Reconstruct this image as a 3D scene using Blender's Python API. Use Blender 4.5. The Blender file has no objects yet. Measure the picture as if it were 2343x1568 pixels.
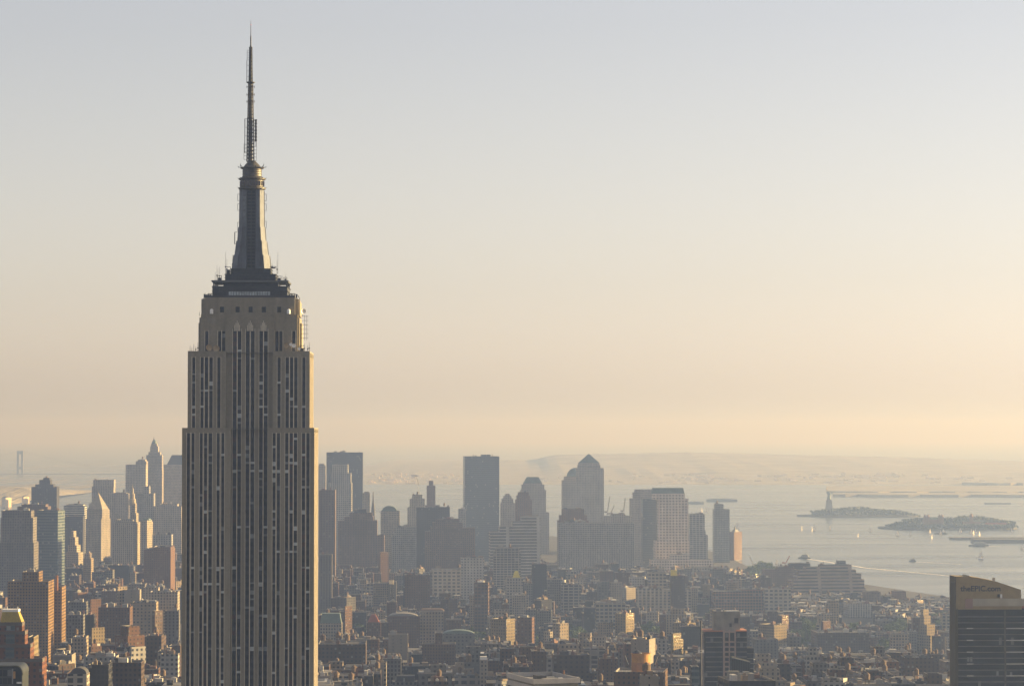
import bpy, math, random
from math import sin, cos, tan, atan, atan2, pi, radians, hypot
from mathutils import Vector
SC = bpy.context.scene
COL = SC.collection
# ------------------------------------------------------------------ camera, light, exposure
W0, H0, F = 2342.0, 1568.0, 6464.0            # photo frame in working pixels and focal length in pixels
CX, CY, YH, ZC = 1171.0, 784.0, 985.0, 260.0   # frame centre, level line, camera height
PITCH = atan((YH - CY) / F)
cam = bpy.data.cameras.new('camera'); camo = bpy.data.objects.new('camera', cam); COL.objects.link(camo)
cam.sensor_width = 36.0; cam.lens = 36.0 * F / W0
cam.clip_start = 5.0; cam.clip_end = 90000.0
camo.location = (0, 0, ZC); camo.rotation_euler = (pi / 2 + PITCH, 0, 0)
SC.camera = camo
SUN_AZ, SUN_EL = radians(72), radians(10.5)     # azimuth from the view direction towards the right
w = bpy.data.worlds.new('World'); SC.world = w; w.use_nodes = True
nt = w.node_tree; nt.nodes.clear()
sky = nt.nodes.new('ShaderNodeTexSky'); sky.sky_type = 'NISHITA'; sky.sun_disc = False
sky.sun_elevation = SUN_EL; sky.sun_rotation = SUN_AZ
sky.altitude = 0; sky.air_density = 1.0; sky.dust_density = 0.9; sky.ozone_density = 1.0
bg = nt.nodes.new('ShaderNodeBackground'); bg.inputs[1].default_value = 0.055
wo = nt.nodes.new('ShaderNodeOutputWorld')
hs = nt.nodes.new('ShaderNodeHueSaturation'); hs.inputs['Saturation'].default_value = 0.44; hs.inputs['Hue'].default_value = 0.5
nt.links.new(sky.outputs[0], hs.inputs['Color']); mxs = nt.nodes.new('ShaderNodeMix'); mxs.data_type = 'RGBA'; mxs.blend_type = 'MULTIPLY'; mxs.inputs[0].default_value = 1; mxs.inputs[7].default_value = (1.02, 0.955, 1.02, 1)
nt.links.new(hs.outputs[0], mxs.inputs[6]); nt.links.new(mxs.outputs[2], bg.inputs[0]); nt.links.new(bg.outputs[0], wo.inputs[0])
sun = bpy.data.lights.new('sun', 'SUN'); sun.energy = 5.0; sun.angle = radians(0.6); sun.color = (1.0, 0.75, 0.36)
suno = bpy.data.objects.new('sun', sun); COL.objects.link(suno)
sd = Vector((sin(SUN_AZ) * cos(SUN_EL), cos(SUN_AZ) * cos(SUN_EL), sin(SUN_EL)))
suno.rotation_euler = sd.to_track_quat('Z', 'Y').to_euler(); suno.location = (4000, 3000, 1500)
SC.view_settings.view_transform = 'Standard'; SC.view_settings.look = 'None'
SC.view_settings.exposure = 1.8; SC.view_settings.gamma = 1.0
try: SC.view_settings.use_curve_mapping = False
except Exception: pass
SC.cycles.use_denoising = True
SC.cycles.max_bounces = 5; SC.cycles.diffuse_bounces = 3; SC.cycles.glossy_bounces = 3; SC.cycles.volume_bounces = 1
HAZE_DENSITY, HAZE_COL, HAZE_ANI = 1.45e-4, (0.160, 0.232, 0.445, 1), 0.46

# ------------------------------------------------------------------ helpers
def ray(px, py):
    dx, dy = (px - CX) / F, (CY - py) / F
    return (dx, cos(PITCH) - dy * sin(PITCH), sin(PITCH) + dy * cos(PITCH))
def at(px, py, D):
    r = ray(px, py); t = D / r[1]
    return Vector((r[0] * t, D, ZC + r[2] * t))
def on_plane(px, py, z):
    r = ray(px, py); t = (z - ZC) / r[2]
    return Vector((r[0] * t, r[1] * t, z))
def proj(x, y, z):
    v = z - ZC
    dep = y * cos(PITCH) + v * sin(PITCH); up = -y * sin(PITCH) + v * cos(PITCH)
    return CX + F * x / dep, CY - F * up / dep
def tag(o, label=None, cat=None, group=None, kind=None):
    if label: o['label'] = label
    if cat: o['category'] = cat
    if group: o['group'] = group
    if kind: o['kind'] = kind
    return o
def empty(name, loc, rz=0.0):
    o = bpy.data.objects.new(name, None); COL.objects.link(o)
    o.location = loc; o.rotation_euler = (0, 0, rz); o.empty_display_size = 5
    return o
class MB:
    def __init__(s): s.v = []; s.f = []; s.m = []
    def quad(s, pts, m=0):
        n = len(s.v); s.v += [tuple(p) for p in pts]; s.f.append(tuple(range(n, n + len(pts)))); s.m.append(m); return s
    def box(s, x0, x1, y0, y1, z0, z1, m=0, mt=None, bottom=True):
        n = len(s.v)
        s.v += [(x0, y0, z0), (x1, y0, z0), (x1, y1, z0), (x0, y1, z0), (x0, y0, z1), (x1, y0, z1), (x1, y1, z1), (x0, y1, z1)]
        fs = [(0, 1, 5, 4), (1, 2, 6, 5), (2, 3, 7, 6), (3, 0, 4, 7), (4, 5, 6, 7)] + ([(3, 2, 1, 0)] if bottom else [])
        for i, q in enumerate(fs):
            s.f.append(tuple(n + k for k in q)); s.m.append(mt if (i == 4 and mt is not None) else m)
        return s
    def frustum(s, x0, x1, y0, y1, z0, X0, X1, Y0, Y1, z1, m=0):
        n = len(s.v)
        s.v += [(x0, y0, z0), (x1, y0, z0), (x1, y1, z0), (x0, y1, z0), (X0, Y0, z1), (X1, Y0, z1), (X1, Y1, z1), (X0, Y1, z1)]
        for q in [(0, 1, 5, 4), (1, 2, 6, 5), (2, 3, 7, 6), (3, 0, 4, 7), (4, 5, 6, 7), (3, 2, 1, 0)]:
            s.f.append(tuple(n + k for k in q)); s.m.append(m)
        return s
    def prism(s, poly, y0, y1, m=0):          # polygon in x,z (counter-clockwise seen from -y) extruded in y
        n = len(s.v); k = len(poly)
        s.v += [(p[0], y0, p[1]) for p in poly] + [(p[0], y1, p[1]) for p in poly]
        s.f.append(tuple(range(n, n + k))); s.m.append(m)
        s.f.append(tuple(n + k + i for i in reversed(range(k)))); s.m.append(m)
        for i in range(k):
            j = (i + 1) % k
            s.f.append((n + j, n + i, n + k + i, n + k + j)); s.m.append(m)
        return s
    def loft(s, p0, z0, p1, z1, m=0):          # polygon p0 at z0 joined to polygon p1 at z1 (ccw from above)
        n = len(s.v); k = len(p0)
        s.v += [(p[0], p[1], z0) for p in p0] + [(p[0], p[1], z1) for p in p1]
        s.f.append(tuple(n + k + i for i in range(k))); s.m.append(m)
        s.f.append(tuple(n + i for i in reversed(range(k)))); s.m.append(m)
        for i in range(k):
            j = (i + 1) % k; s.f.append((n + i, n + j, n + k + j, n + k + i)); s.m.append(m)
        return s
    def column(s, poly, z0, z1, m=0, mt=None):  # polygon in x,y (ccw from above) extruded up
        n = len(s.v); k = len(poly)
        s.v += [(p[0], p[1], z0) for p in poly] + [(p[0], p[1], z1) for p in poly]
        s.f.append(tuple(n + k + i for i in range(k))); s.m.append(m if mt is None else mt)
        s.f.append(tuple(n + i for i in reversed(range(k)))); s.m.append(m)
        for i in range(k):
            j = (i + 1) % k
            s.f.append((n + i, n + j, n + k + j, n + k + i)); s.m.append(m)
        return s
    def lathe(s, prof, n=16, cx=0, cy=0, m=0, sx=1.0, sy=1.0):
        b = len(s.v); k = len(prof)
        for r, z in prof:
            for i in range(n):
                a = 2 * pi * i / n
                s.v.append((cx + r * cos(a) * sx, cy + r * sin(a) * sy, z))
        for j in range(k - 1):
            for i in range(n):
                i2 = (i + 1) % n
                s.f.append((b + j * n + i, b + j * n + i2, b + (j + 1) * n + i2, b + (j + 1) * n + i)); s.m.append(m)
        s.f.append(tuple(b + i for i in reversed(range(n)))); s.m.append(m)
        s.f.append(tuple(b + (k - 1) * n + i for i in range(n))); s.m.append(m)
        return s
    def tube(s, p, q, r, r2=None, n=6, m=0):
        p = Vector(p); q = Vector(q); d = (q - p)
        if d.length < 1e-6: return s
        d.normalize(); r2 = r if r2 is None else r2
        a = d.orthogonal().normalized(); c = d.cross(a)
        b = len(s.v)
        for o, rr in ((p, r), (q, r2)):
            for i in range(n):
                t = 2 * pi * i / n
                s.v.append(tuple(o + a * (rr * cos(t)) + c * (rr * sin(t))))
        for i in range(n):
            i2 = (i + 1) % n
            s.f.append((b + i, b + i2, b + n + i2, b + n + i)); s.m.append(m)
        s.f.append(tuple(b + i for i in reversed(range(n)))); s.m.append(m)
        s.f.append(tuple(b + n + i for i in range(n))); s.m.append(m)
        return s
    def mesh(s, name, mats):
        me = bpy.data.meshes.new(name); me.from_pydata(s.v, [], s.f)
        for x in (mats if isinstance(mats, (list, tuple)) else [mats]): me.materials.append(x)
        if any(s.m): me.polygons.foreach_set('material_index', s.m)
        me.update(); return me
    def build(s, name, mats, parent=None, loc=None, smooth=False):
        o = bpy.data.objects.new(name, s.mesh(name, mats)); COL.objects.link(o)
        if smooth: o.data.polygons.foreach_set('use_smooth', [True] * len(o.data.polygons))
        if parent: o.parent = parent
        if loc is not None: o.location = loc
        return o
def walls(mb, x0, x1, y0, y1, z0, z1, ph=1.1, t=0.5, m=0, mr=1):   # box walls with a parapet, roof sunk behind it
    mb.box(x0, x1, y0, y1, z0, z1, m); f = mb.f; 
    # drop the top face, add ring + inner faces + roof
    k = len(mb.f) - 2; n = mb.f[k][0] - 4
    del mb.f[k]; del mb.m[k]
    b = len(mb.v)
    mb.v += [(x0 + t, y0 + t, z1), (x1 - t, y0 + t, z1), (x1 - t, y1 - t, z1), (x0 + t, y1 - t, z1)]
    mb.v += [(x0 + t, y0 + t, z1 - ph), (x1 - t, y0 + t, z1 - ph), (x1 - t, y1 - t, z1 - ph), (x0 + t, y1 - t, z1 - ph)]
    for i in range(4):
        j = (i + 1) % 4
        mb.f.append((n + 4 + i, n + 4 + j, b + j, b + i)); mb.m.append(mr)
        mb.f.append((b + i, b + j, b + 4 + j, b + 4 + i)); mb.m.append(mr)
    return mb

# ------------------------------------------------------------------ materials
_mc = {}
def mat(name, col, rough=0.8, metal=0.0, noise=0.15, nscale=0.15, spec=0.3, emit=None):
    key = ('p', name)
    if key in _mc: return _mc[key]
    m = bpy.data.materials.new(name); m.use_nodes = True; t = m.node_tree; b = t.nodes['Principled BSDF']
    b.inputs['Roughness'].default_value = rough; b.inputs['Metallic'].default_value = metal
    b.inputs['Specular IOR Level'].default_value = spec
    if noise:
        tc = t.nodes.new('ShaderNodeTexCoord'); ns = t.nodes.new('ShaderNodeTexNoise'); ns.inputs['Scale'].default_value = nscale
        ns.inputs['Detail'].default_value = 4; ns.inputs['Roughness'].default_value = 0.6
        mr = t.nodes.new('ShaderNodeMapRange'); mr.inputs[1].default_value = 0.25; mr.inputs[2].default_value = 0.75
        mr.inputs[3].default_value = 1 - noise * 1.6; mr.inputs[4].default_value = 1 + noise * 1.6
        mx = t.nodes.new('ShaderNodeMix'); mx.data_type = 'RGBA'; mx.blend_type = 'MULTIPLY'; mx.inputs[0].default_value = 1
        mx.inputs[6].default_value = (*col, 1)
        t.links.new(tc.outputs['Object'], ns.inputs['Vector']); t.links.new(ns.outputs[0], mr.inputs[0])
        t.links.new(mr.outputs[0], mx.inputs[7]); t.links.new(mx.outputs[2], b.inputs['Base Color'])
    else: b.inputs['Base Color'].default_value = (*col, 1)
    if emit: b.inputs['Emission Color'].default_value = (*col, 1); b.inputs['Emission Strength'].default_value = emit
    _mc[key] = m; return m
def facade(name, wall, glass, bay, storey, fw, fh, pale=0.12, rough=0.85, streak=0.25, gr=0.15, vband=0.0):
    """wall with a grid of real-size windows laid out in the object's own metres"""
    key = ('f', name)
    if key in _mc: return _mc[key]
    m = bpy.data.materials.new(name); m.use_nodes = True; t = m.node_tree; b = t.nodes['Principled BSDF']; L = t.links.new
    def N(k, **kw):
        n = t.nodes.new(k)
        for a, v in kw.items(): setattr(n, a, v)
        return n
    def M(op, a, c=None, d=None):
        n = N('ShaderNodeMath', operation=op)
        for i, x in enumerate((a, c, d)):
            if x is None: continue
            if isinstance(x, (int, float)): n.inputs[i].default_value = x
            else: L(x, n.inputs[i])
        return n.outputs[0]
    tc = N('ShaderNodeTexCoord'); sp = N('ShaderNodeSeparateXYZ'); L(tc.outputs['Object'], sp.inputs[0])
    sn = N('ShaderNodeSeparateXYZ'); L(tc.outputs['Normal'], sn.inputs[0])
    ax = M('ABSOLUTE', sn.outputs[0]); ay = M('ABSOLUTE', sn.outputs[1]); az = M('ABSOLUTE', sn.outputs[2])
    side = M('GREATER_THAN', ax, ay)
    u = M('ADD', M('MULTIPLY', side, sp.outputs[1]), M('MULTIPLY', M('SUBTRACT', 1.0, side), sp.outputs[0]))
    oi = N('ShaderNodeObjectInfo')
    us = M('DIVIDE', M('ADD', u, 500.0), bay); vs = M('DIVIDE', M('ADD', sp.outputs[2], 0.6), storey)
    fu = M('FRACT', us); fv = M('FRACT', vs); iu = M('FLOOR', us); iv = M('FLOOR', vs)
    wu = M('LESS_THAN', M('ABSOLUTE', M('SUBTRACT', fu, 0.5)), fw / 2); wv = M('LESS_THAN', M('ABSOLUTE', M('SUBTRACT', fv, 0.5)), fh / 2)
    msk = M('MULTIPLY', M('MULTIPLY', wu, wv), M('LESS_THAN', az, 0.5))
    cb = N('ShaderNodeCombineXYZ'); L(iu, cb.inputs[0]); L(iv, cb.inputs[1]); L(M('ADD', M('MULTIPLY', oi.outputs['Random'], 91.7), M('MULTIPLY', side, 7.3)), cb.inputs[2])
    wn = N('ShaderNodeTexWhiteNoise', noise_dimensions='3D'); L(cb.outputs[0], wn.inputs[0])
    palem = M('LESS_THAN', wn.outputs[0], pale)
    gl = N('ShaderNodeMix', data_type='RGBA'); L(M('MULTIPLY', palem, 0.35), gl.inputs[0]); gl.inputs[6].default_value = (*glass, 1); gl.inputs[7].default_value = (0.42, 0.42, 0.40, 1)
    ns = N('ShaderNodeTexNoise'); ns.inputs['Scale'].default_value = 0.09; ns.inputs['Detail'].default_value = 5; ns.inputs['Roughness'].default_value = 0.65
    mp = N('ShaderNodeMapping'); mp.inputs['Scale'].default_value = (1, 1, 0.35); L(tc.outputs['Object'], mp.inputs[0]); L(mp.outputs[0], ns.inputs[0])
    mr = N('ShaderNodeMapRange'); mr.inputs[1].default_value = 0.3; mr.inputs[2].default_value = 0.7; mr.inputs[3].default_value = 1 - streak; mr.inputs[4].default_value = 1 + streak
    L(ns.outputs[0], mr.inputs[0])
    hv = M('MULTIPLY', mr.outputs[0], M('ADD', 0.86, M('MULTIPLY', oi.outputs['Random'], 0.28)))
    wc = N('ShaderNodeMix', data_type='RGBA', blend_type='MULTIPLY'); wc.inputs[0].default_value = 1; wc.inputs[6].default_value = (*wall, 1); L(hv, wc.inputs[7])
    fin = N('ShaderNodeMix', data_type='RGBA'); L(msk, fin.inputs[0]); L(wc.outputs[2], fin.inputs[6]); L(gl.outputs[2], fin.inputs[7])
    L(fin.outputs[2], b.inputs['Base Color'])
    L(M('ADD', rough, M('MULTIPLY', msk, gr - rough)), b.inputs['Roughness'])
    L(M('ADD', 0.15, M('MULTIPLY', msk, 0.35)), b.inputs['Specular IOR Level'])
    _mc[key] = m; return m
G1 = (0.018, 0.02, 0.024)
STY = {  # wall, glass, bay, storey, window share across, window share up, pale share
 'brick': ((0.21, 0.10, 0.05), G1, 3.2, 3.2, 0.42, 0.5, .1), 'brown': ((0.15, 0.095, 0.065), G1, 3.4, 3.4, 0.45, 0.5, .08),
 'tan': ((0.38, 0.29, 0.19), G1, 3.3, 3.3, 0.45, 0.52, .1), 'lime': ((0.40, 0.34, 0.26), G1, 3.4, 3.6, 0.45, 0.52, .1),
 'grey': ((0.25, 0.24, 0.23), G1, 3.4, 3.5, 0.5, 0.55, .1), 'white': ((0.62, 0.59, 0.54), G1, 3.6, 3.6, 0.52, 0.52, .08),
 'dark': ((0.055, 0.055, 0.06), G1, 3.0, 3.6, 0.6, 0.6, .05), 'darkglass': ((0.05, 0.055, 0.06), (0.015, 0.02, 0.026), 2.0, 3.8, 0.85, 0.7, .03),
 'teal': ((0.20, 0.24, 0.25), (0.04, 0.065, 0.08), 2.4, 3.9, 0.94, 0.62, .04), 'pinkgrid': ((0.80, 0.68, 0.58), (0.04, 0.042, 0.045), 4.6, 4.6, 0.58, 0.5, .05),
 'loft': ((0.42, 0.37, 0.30), G1, 5.4, 4.6, 0.72, 0.62, .08), 'redloft': ((0.24, 0.13, 0.08), G1, 4.8, 4.4, 0.66, 0.6, .08),
 'concrete': ((0.30, 0.28, 0.26), (0.02, 0.02, 0.022), 5.5, 3.6, 0.84, 0.72, .05), 'band': ((0.55, 0.53, 0.49), (0.03, 0.035, 0.04), 40.0, 4.4, 1.0, 0.5, .0),
 'brownband': ((0.30, 0.24, 0.20), (0.03, 0.032, 0.036), 40.0, 4.6, 1.0, 0.46, .0), 'stone': ((0.30, 0.26, 0.22), G1, 3.4, 3.7, 0.42, 0.5, .06),
 'greyglass': ((0.22, 0.23, 0.24), (0.05, 0.06, 0.07), 3.0, 4.1, 0.8, 0.6, .03), 'blueglass': ((0.13, 0.16, 0.19), (0.06, 0.08, 0.10), 3.2, 4.1, 0.9, 0.66, .03),
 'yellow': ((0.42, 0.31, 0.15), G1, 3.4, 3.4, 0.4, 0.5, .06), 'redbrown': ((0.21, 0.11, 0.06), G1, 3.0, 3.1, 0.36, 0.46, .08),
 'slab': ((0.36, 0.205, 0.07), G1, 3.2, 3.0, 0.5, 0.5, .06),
 'palebrick': ((0.45, 0.38, 0.30), G1, 3.2, 3.2, 0.4, 0.5, .1), 'blank': ((0.33, 0.28, 0.22), G1, 9.0, 3.6, 0.08, 0.3, .0),
}
FAR_HAZE = {'stone': 1.0, 'grey': 1.0, 'brown': .85, 'brick': .7, 'redbrown': .7, 'lime': .72, 'teal': .5, 'darkglass': .6, 'white': .55, 'band': .7, 'pinkgrid': .75, 'blueglass': .75, 'tan': .65, 'redloft': .8}  # far walls mostly made paler: extra haze put into their colour
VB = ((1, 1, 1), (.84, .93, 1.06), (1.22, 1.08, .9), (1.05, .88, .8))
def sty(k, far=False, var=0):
    s = STY[k]; b_ = VB[var]; s = s[:2] + (s[2] * b_[0], s[3] * b_[1], min(1.0, s[4] * b_[2]), s[5] * (2 - b_[1])) + s[6:]; g_ = sum(s[0]) / 3; s = (tuple((FAR_HAZE.get(k, .9) if far else (.44 if k in ('white', 'yellow') else .64 if k in ('loft', 'palebrick', 'lime', 'tan', 'band', 'pinkgrid', 'concrete', 'blank') else .46)) * (c * .84 + g_ * .16) for c in s[0]),) + s[1:]; return facade('facade_' + k + ('_far' if far else '') + '_abcd'[var * 2 % 5:var * 2 % 5 + 1] * (var > 0) + str(var), s[0], s[1], s[2], s[3], s[4], s[5], s[6], gr=0.12 if 'glass' in k or k == 'teal' else 0.2)
ROOF = {'dark': mat('roof_tar', (0.06, 0.06, 0.065), 0.9, noise=0.3, nscale=0.05), 'grey': mat('roof_gravel', (0.16, 0.155, 0.15), 0.9, noise=0.25, nscale=0.06),
        'silver': mat('roof_silver', (0.42, 0.42, 0.41), 0.6, noise=0.25, nscale=0.05), 'brown': mat('roof_brown', (0.12, 0.08, 0.06), 0.9, noise=0.2),
        'copper': mat('roof_copper', (0.10, 0.14, 0.125), 0.6, noise=0.2), 'red': mat('roof_tile', (0.25, 0.08, 0.05), 0.8, noise=0.2)}
M_WOOD = mat('tank_cedar', (0.13, 0.09, 0.06), 0.85, noise=0.25, nscale=0.6)
M_METAL = mat('steel_grey', (0.28, 0.28, 0.29), 0.5, metal=0.4)
M_DARK = mat('steel_dark', (0.045, 0.045, 0.05), 0.6, metal=0.3)
M_WHITE = mat('white_paint', (0.75, 0.73, 0.70), 0.6, noise=0.08)
M_STEELPALE = mat('stainless', (0.55, 0.53, 0.50), 0.38, metal=0.7, noise=0.1)
# ------------------------------------------------------------------ ground, water, air
mw = bpy.data.materials.new('harbour_water'); mw.use_nodes = True
t = mw.node_tree; b = t.nodes['Principled BSDF']
b.inputs['Base Color'].default_value = (0.035, 0.045, 0.045, 1); b.inputs['Roughness'].default_value = 0.22; b.inputs['IOR'].default_value = 1.33
tc = t.nodes.new('ShaderNodeTexCoord'); mp = t.nodes.new('ShaderNodeMapping'); mp.inputs['Scale'].default_value = (0.0016, 0.007, 1); mp.inputs['Rotation'].default_value = (0, 0, radians(-9))
ns = t.nodes.new('ShaderNodeTexNoise'); ns.inputs['Scale'].default_value = 1.0; ns.inputs['Detail'].default_value = 6
mr = t.nodes.new('ShaderNodeMapRange'); mr.inputs[1].default_value = 0.3; mr.inputs[2].default_value = 0.7; mr.inputs[3].default_value = 0.18; mr.inputs[4].default_value = 0.30
n2 = t.nodes.new('ShaderNodeTexNoise'); n2.inputs['Scale'].default_value = 0.05; n2.inputs['Detail'].default_value = 3
bp = t.nodes.new('ShaderNodeBump'); bp.inputs['Strength'].default_value = 0.5; bp.inputs['Distance'].default_value = 1.6
L = t.links.new
L(tc.outputs['Object'], mp.inputs[0]); L(mp.outputs[0], ns.inputs[0]); L(ns.outputs[0], mr.inputs[0]); L(mr.outputs[0], b.inputs['Roughness'])
L(tc.outputs['Object'], n2.inputs[0]); L(n2.outputs[0], bp.inputs['Height']); L(bp.outputs[0], b.inputs['Normal'])
BX0, BX1, BY0, BY1 = -20000, 20000, -3000, 60000
tag(MB().quad([(BX0 + 50, BY0 + 50, -1), (BX1 - 50, BY0 + 50, -1), (BX1 - 50, BY1 - 50, -1), (BX0 + 50, BY1 - 50, -1)]).build('water', mw), kind='structure')
SHORE = [(-3600, -2900), (2400, -2900), (1500, 0), (1150, 2400), (900, 3600), (690, 4423), (455, 5420), (430, 6200), (330, 6700), (60, 7050), (-320, 6950), (-900, 6150), (-2300, 5700), (-3000, 4200), (-3600, 2500)]
m_ground = mat('street_ground', (0.06, 0.06, 0.058), 0.95, noise=0.3, nscale=0.01)
tag(MB().column(SHORE, -2.5, 0, 0).build('ground', m_ground), kind='structure')

def haze_box():
    m = bpy.data.materials.new('haze_air'); m.use_nodes = True; t = m.node_tree; t.nodes.clear()
    v = t.nodes.new('ShaderNodeVolumePrincipled'); o = t.nodes.new('ShaderNodeOutputMaterial')
    v.inputs['Density'].default_value = HAZE_DENSITY; v.inputs['Color'].default_value = HAZE_COL; v.inputs['Anisotropy'].default_value = HAZE_ANI; v.inputs['Absorption Color'].default_value = (0.66, 0.51, 0.24, 1)
    t.links.new(v.outputs[0], o.inputs['Volume'])
    try: m.cycles.homogeneous_volume = True
    except Exception: pass
    tag(MB().box(BX0, BX1, BY0, BY1, -3.6, 462).build('haze', m), kind='stuff')
haze_box()

# ------------------------------------------------------------------ the tall setback tower
GRID = radians(1.7)
def build_tower():
    D = 1280.0; c = at(568.5, 985, D)
    root = empty('setback_skyscraper', (c.x, c.y, 0), GRID)
    tag(root, 'tall limestone setback tower with a metal mast and antenna, sunlit along one side', 'skyscraper')
    rnd = random.Random(7)
    ms = bpy.data.materials.new('limestone_cladding'); ms.use_nodes = True; t = ms.node_tree; b = t.nodes['Principled BSDF']; L = t.links.new
    b.inputs['Roughness'].default_value = 0.85; b.inputs['Specular IOR Level'].default_value = 0.2
    tc = t.nodes.new('ShaderNodeTexCoord'); mp = t.nodes.new('ShaderNodeMapping'); mp.inputs['Scale'].default_value = (0.35, 0.35, 0.035)
    n1 = t.nodes.new('ShaderNodeTexNoise'); n1.inputs['Scale'].default_value = 1; n1.inputs['Detail'].default_value = 5
    bk = t.nodes.new('ShaderNodeTexNoise'); bk.inputs['Scale'].default_value = 0.9; bk.inputs['Detail'].default_value = 3
    cr = t.nodes.new('ShaderNodeValToRGB'); cr.color_ramp.elements[0].position = 0.3; cr.color_ramp.elements[1].position = 0.72
    cr.color_ramp.elements[0].color = (0.158, 0.138, 0.103, 1); cr.color_ramp.elements[1].color = (0.27, 0.237, 0.176, 1)
    mx = t.nodes.new('ShaderNodeMix'); mx.data_type = 'FLOAT'; mx.inputs[0].default_value = 0.4
    L(tc.outputs['Object'], mp.inputs[0]); L(mp.outputs[0], n1.inputs[0]); L(tc.outputs['Object'], bk.inputs[0])
    L(n1.outputs[0], mx.inputs[2]); L(bk.outputs[0], mx.inputs[3]); L(mx.outputs[0], cr.inputs[0]); L(cr.outputs[0], b.inputs['Base Color'])
    mg = mat('tower_glass', (0.005, 0.008, 0.014), 0.12, noise=0.0, spec=0.18)
    mgr = mat('tower_glass_red', (0.04, 0.012, 0.014), 0.25, noise=0.0, spec=0.5)
    mspan = mat('tower_spandrel', (0.010, 0.011, 0.015), 0.7, metal=0.0, noise=0.2, nscale=0.4)
    mmul = mat('tower_mullion', (0.66, 0.58, 0.46), 0.5, metal=0.2, noise=0.12, nscale=0.1)
    mblind = mat('tower_blind', (0.40, 0.43, 0.44), 0.5, noise=0.2, nscale=0.3)
    mblind2 = mat('tower_blind_dim', (0.16, 0.175, 0.185), 0.4, noise=0.3, nscale=0.3)
    malu = mat('tower_aluminium', (0.088, 0.096, 0.115), 0.55, metal=0.25, noise=0.2, nscale=0.35)
    maludark = mat('tower_dark_metal', (0.035, 0.038, 0.043), 0.55, metal=0.35, noise=0.3, nscale=0.5)
    FH = 3.64
    X3 = lambda x: (x - 703.7) / 19.775
    Z3 = lambda y, D=1282.0: ZC + (YH - (y / 2.239 + 1200) / 1.749) * D / F
    pale, dim = [], MB()
    def strip(x0, x1, yf, z0, z1, axis=0, sgn=1, blinds=True, rec=0.7, nm='window_strip'):
        """a recessed vertical run of windows and metal spandrels; axis 0 faces the front, 1 faces the sunlit side"""
        mb = MB(); k0 = int(math.ceil((z0 - 0.2) / FH)); z = k0 * FH
        def put(mb_, a, b_, za, zb, m, dep):
            if axis == 0: mb_.box(a, b_, yf + rec - dep, yf + rec + 0.15, za, zb, m)
            else: mb_.box(yf - rec - 0.15, yf - rec + dep, a, b_, za, zb, m)
        put(mb, x0, x1, z0, z1, 1, 0.05)
        red = rnd.random() < 0.12
        while z + 2.2 < z1:
            put(mb, x0 + .06, x1 - .06, z + 0.15, z + 2.15, 2 if (red and rnd.random() < .25) else 0, 0.09); z += FH
        o = mb.build(nm, [mg, mspan, mgr], root)
        mu = MB()
        for xx in (x0, x1):
            if axis == 0: mu.box(xx - 0.085, xx + 0.085, yf - 0.06, yf + rec, z0, z1 + 0.4)
            else: mu.box(yf - rec, yf + 0.06, xx - 0.15, xx + 0.15, z0, z1 + 0.4)
        mu.build('mullion', mmul, o)
        if axis == 0 and blinds:
            z = k0 * FH
            while z + 2.2 < z1:
                pale.append((o, x0 + .1, x1 - .1, yf + rec - 0.13, z + .15, z + 2.15)); z += FH
        return o
    def face_front(x0, x1, yf, z0, z1, cols, ztop, cap=True, nm='wall', back=None, rec=0.7):
        """front wall of piers standing proud of the recessed strips"""
        mb = MB(); xs = x0
        for a, b_ in cols:
            if a - xs > 0.02: mb.box(xs, a, yf, yf + rec + 0.4, z0, ztop)
            xs = b_
        if x1 - xs > 0.02: mb.box(xs, x1, yf, yf + rec + 0.4, z0, ztop)
        mb.box(x0, x1, yf, yf + rec + 0.4, ztop, z1)
        return mb
    def side_face(mb, xf, y0, y1, z0, z1, n, ztop, rec=0.6):
        pitch = (y1 - y0) / n; cols = []
        for i in range(n):
            a = y0 + pitch * (i + 0.36); cols.append((a, a + pitch * 0.28))
        ys = y0
        for a, b_ in cols:
            mb.box(xf - rec - .4, xf, ys, a, z0, ztop); ys = b_
        mb.box(xf - rec - .4, xf, ys, y1, z0, ztop); mb.box(xf - rec - .4, xf, y0, y1, ztop, z1)
        return cols
    # lower tier: two wings either side of the recess, and the shaft core behind
    Zt1 = 261.4; Zt2 = 296.2; Z1 = 0
    c1L = [(155, 180), (196, 220), (270, 293), (308, 333), (348, 378), (421, 445), (462, 486)]
    c1R = [(920, 944), (958, 984), (1032, 1058), (1072, 1098), (1110, 1137), (1182, 1208), (1222, 1248)]
    c2L = [(197, 222), (272, 297), (309, 337), (350, 378), (421, 448)]
    c2R = [(960, 986), (1032, 1060), (1072, 1098), (1110, 1137), (1182, 1208)]
    cC = [(556, 588), (599, 629), (672, 704), (716, 748), (793, 823), (835, 866)]
    cv = lambda c: [(X3(a) - .2, X3(b_) + .2) for a, b_ in c]
    zw1 = 258.9; zw2 = 293.2; zb1 = 40.0
    Y1, Y2, YC = 0.0, 1.8, 5.0
    for xa, xb, cols, right in ((-30.0, X3(545), cv(c1L), 0), (X3(877), 29.7, cv(c1R), 1)):
        mb = face_front(xa, xb, Y1, zb1, Zt1, cols, zw1)
        mb.box(xa, xb, Y1 + 1.1, 47.0 - 1.1, zb1, Zt1 - 0.6)
        mb.box(xa, xb, 46, 47, zb1, Zt1)
        if right:
            sc = side_face(mb, xb, Y1 + 1.1, 47 - 1.1, zb1, Zt1, 12, zw1)
        else: mb.box(xa, xa + 1, Y1 + 1.1, 46, zb1, Zt1)
        mb.build('wall', ms, root)
        for a, b_ in cols: strip(a, b_, Y1, zb1, zw1)
        if right:
            for a, b_ in sc: strip(a, b_, xb, zb1, zw1, axis=1)
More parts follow.
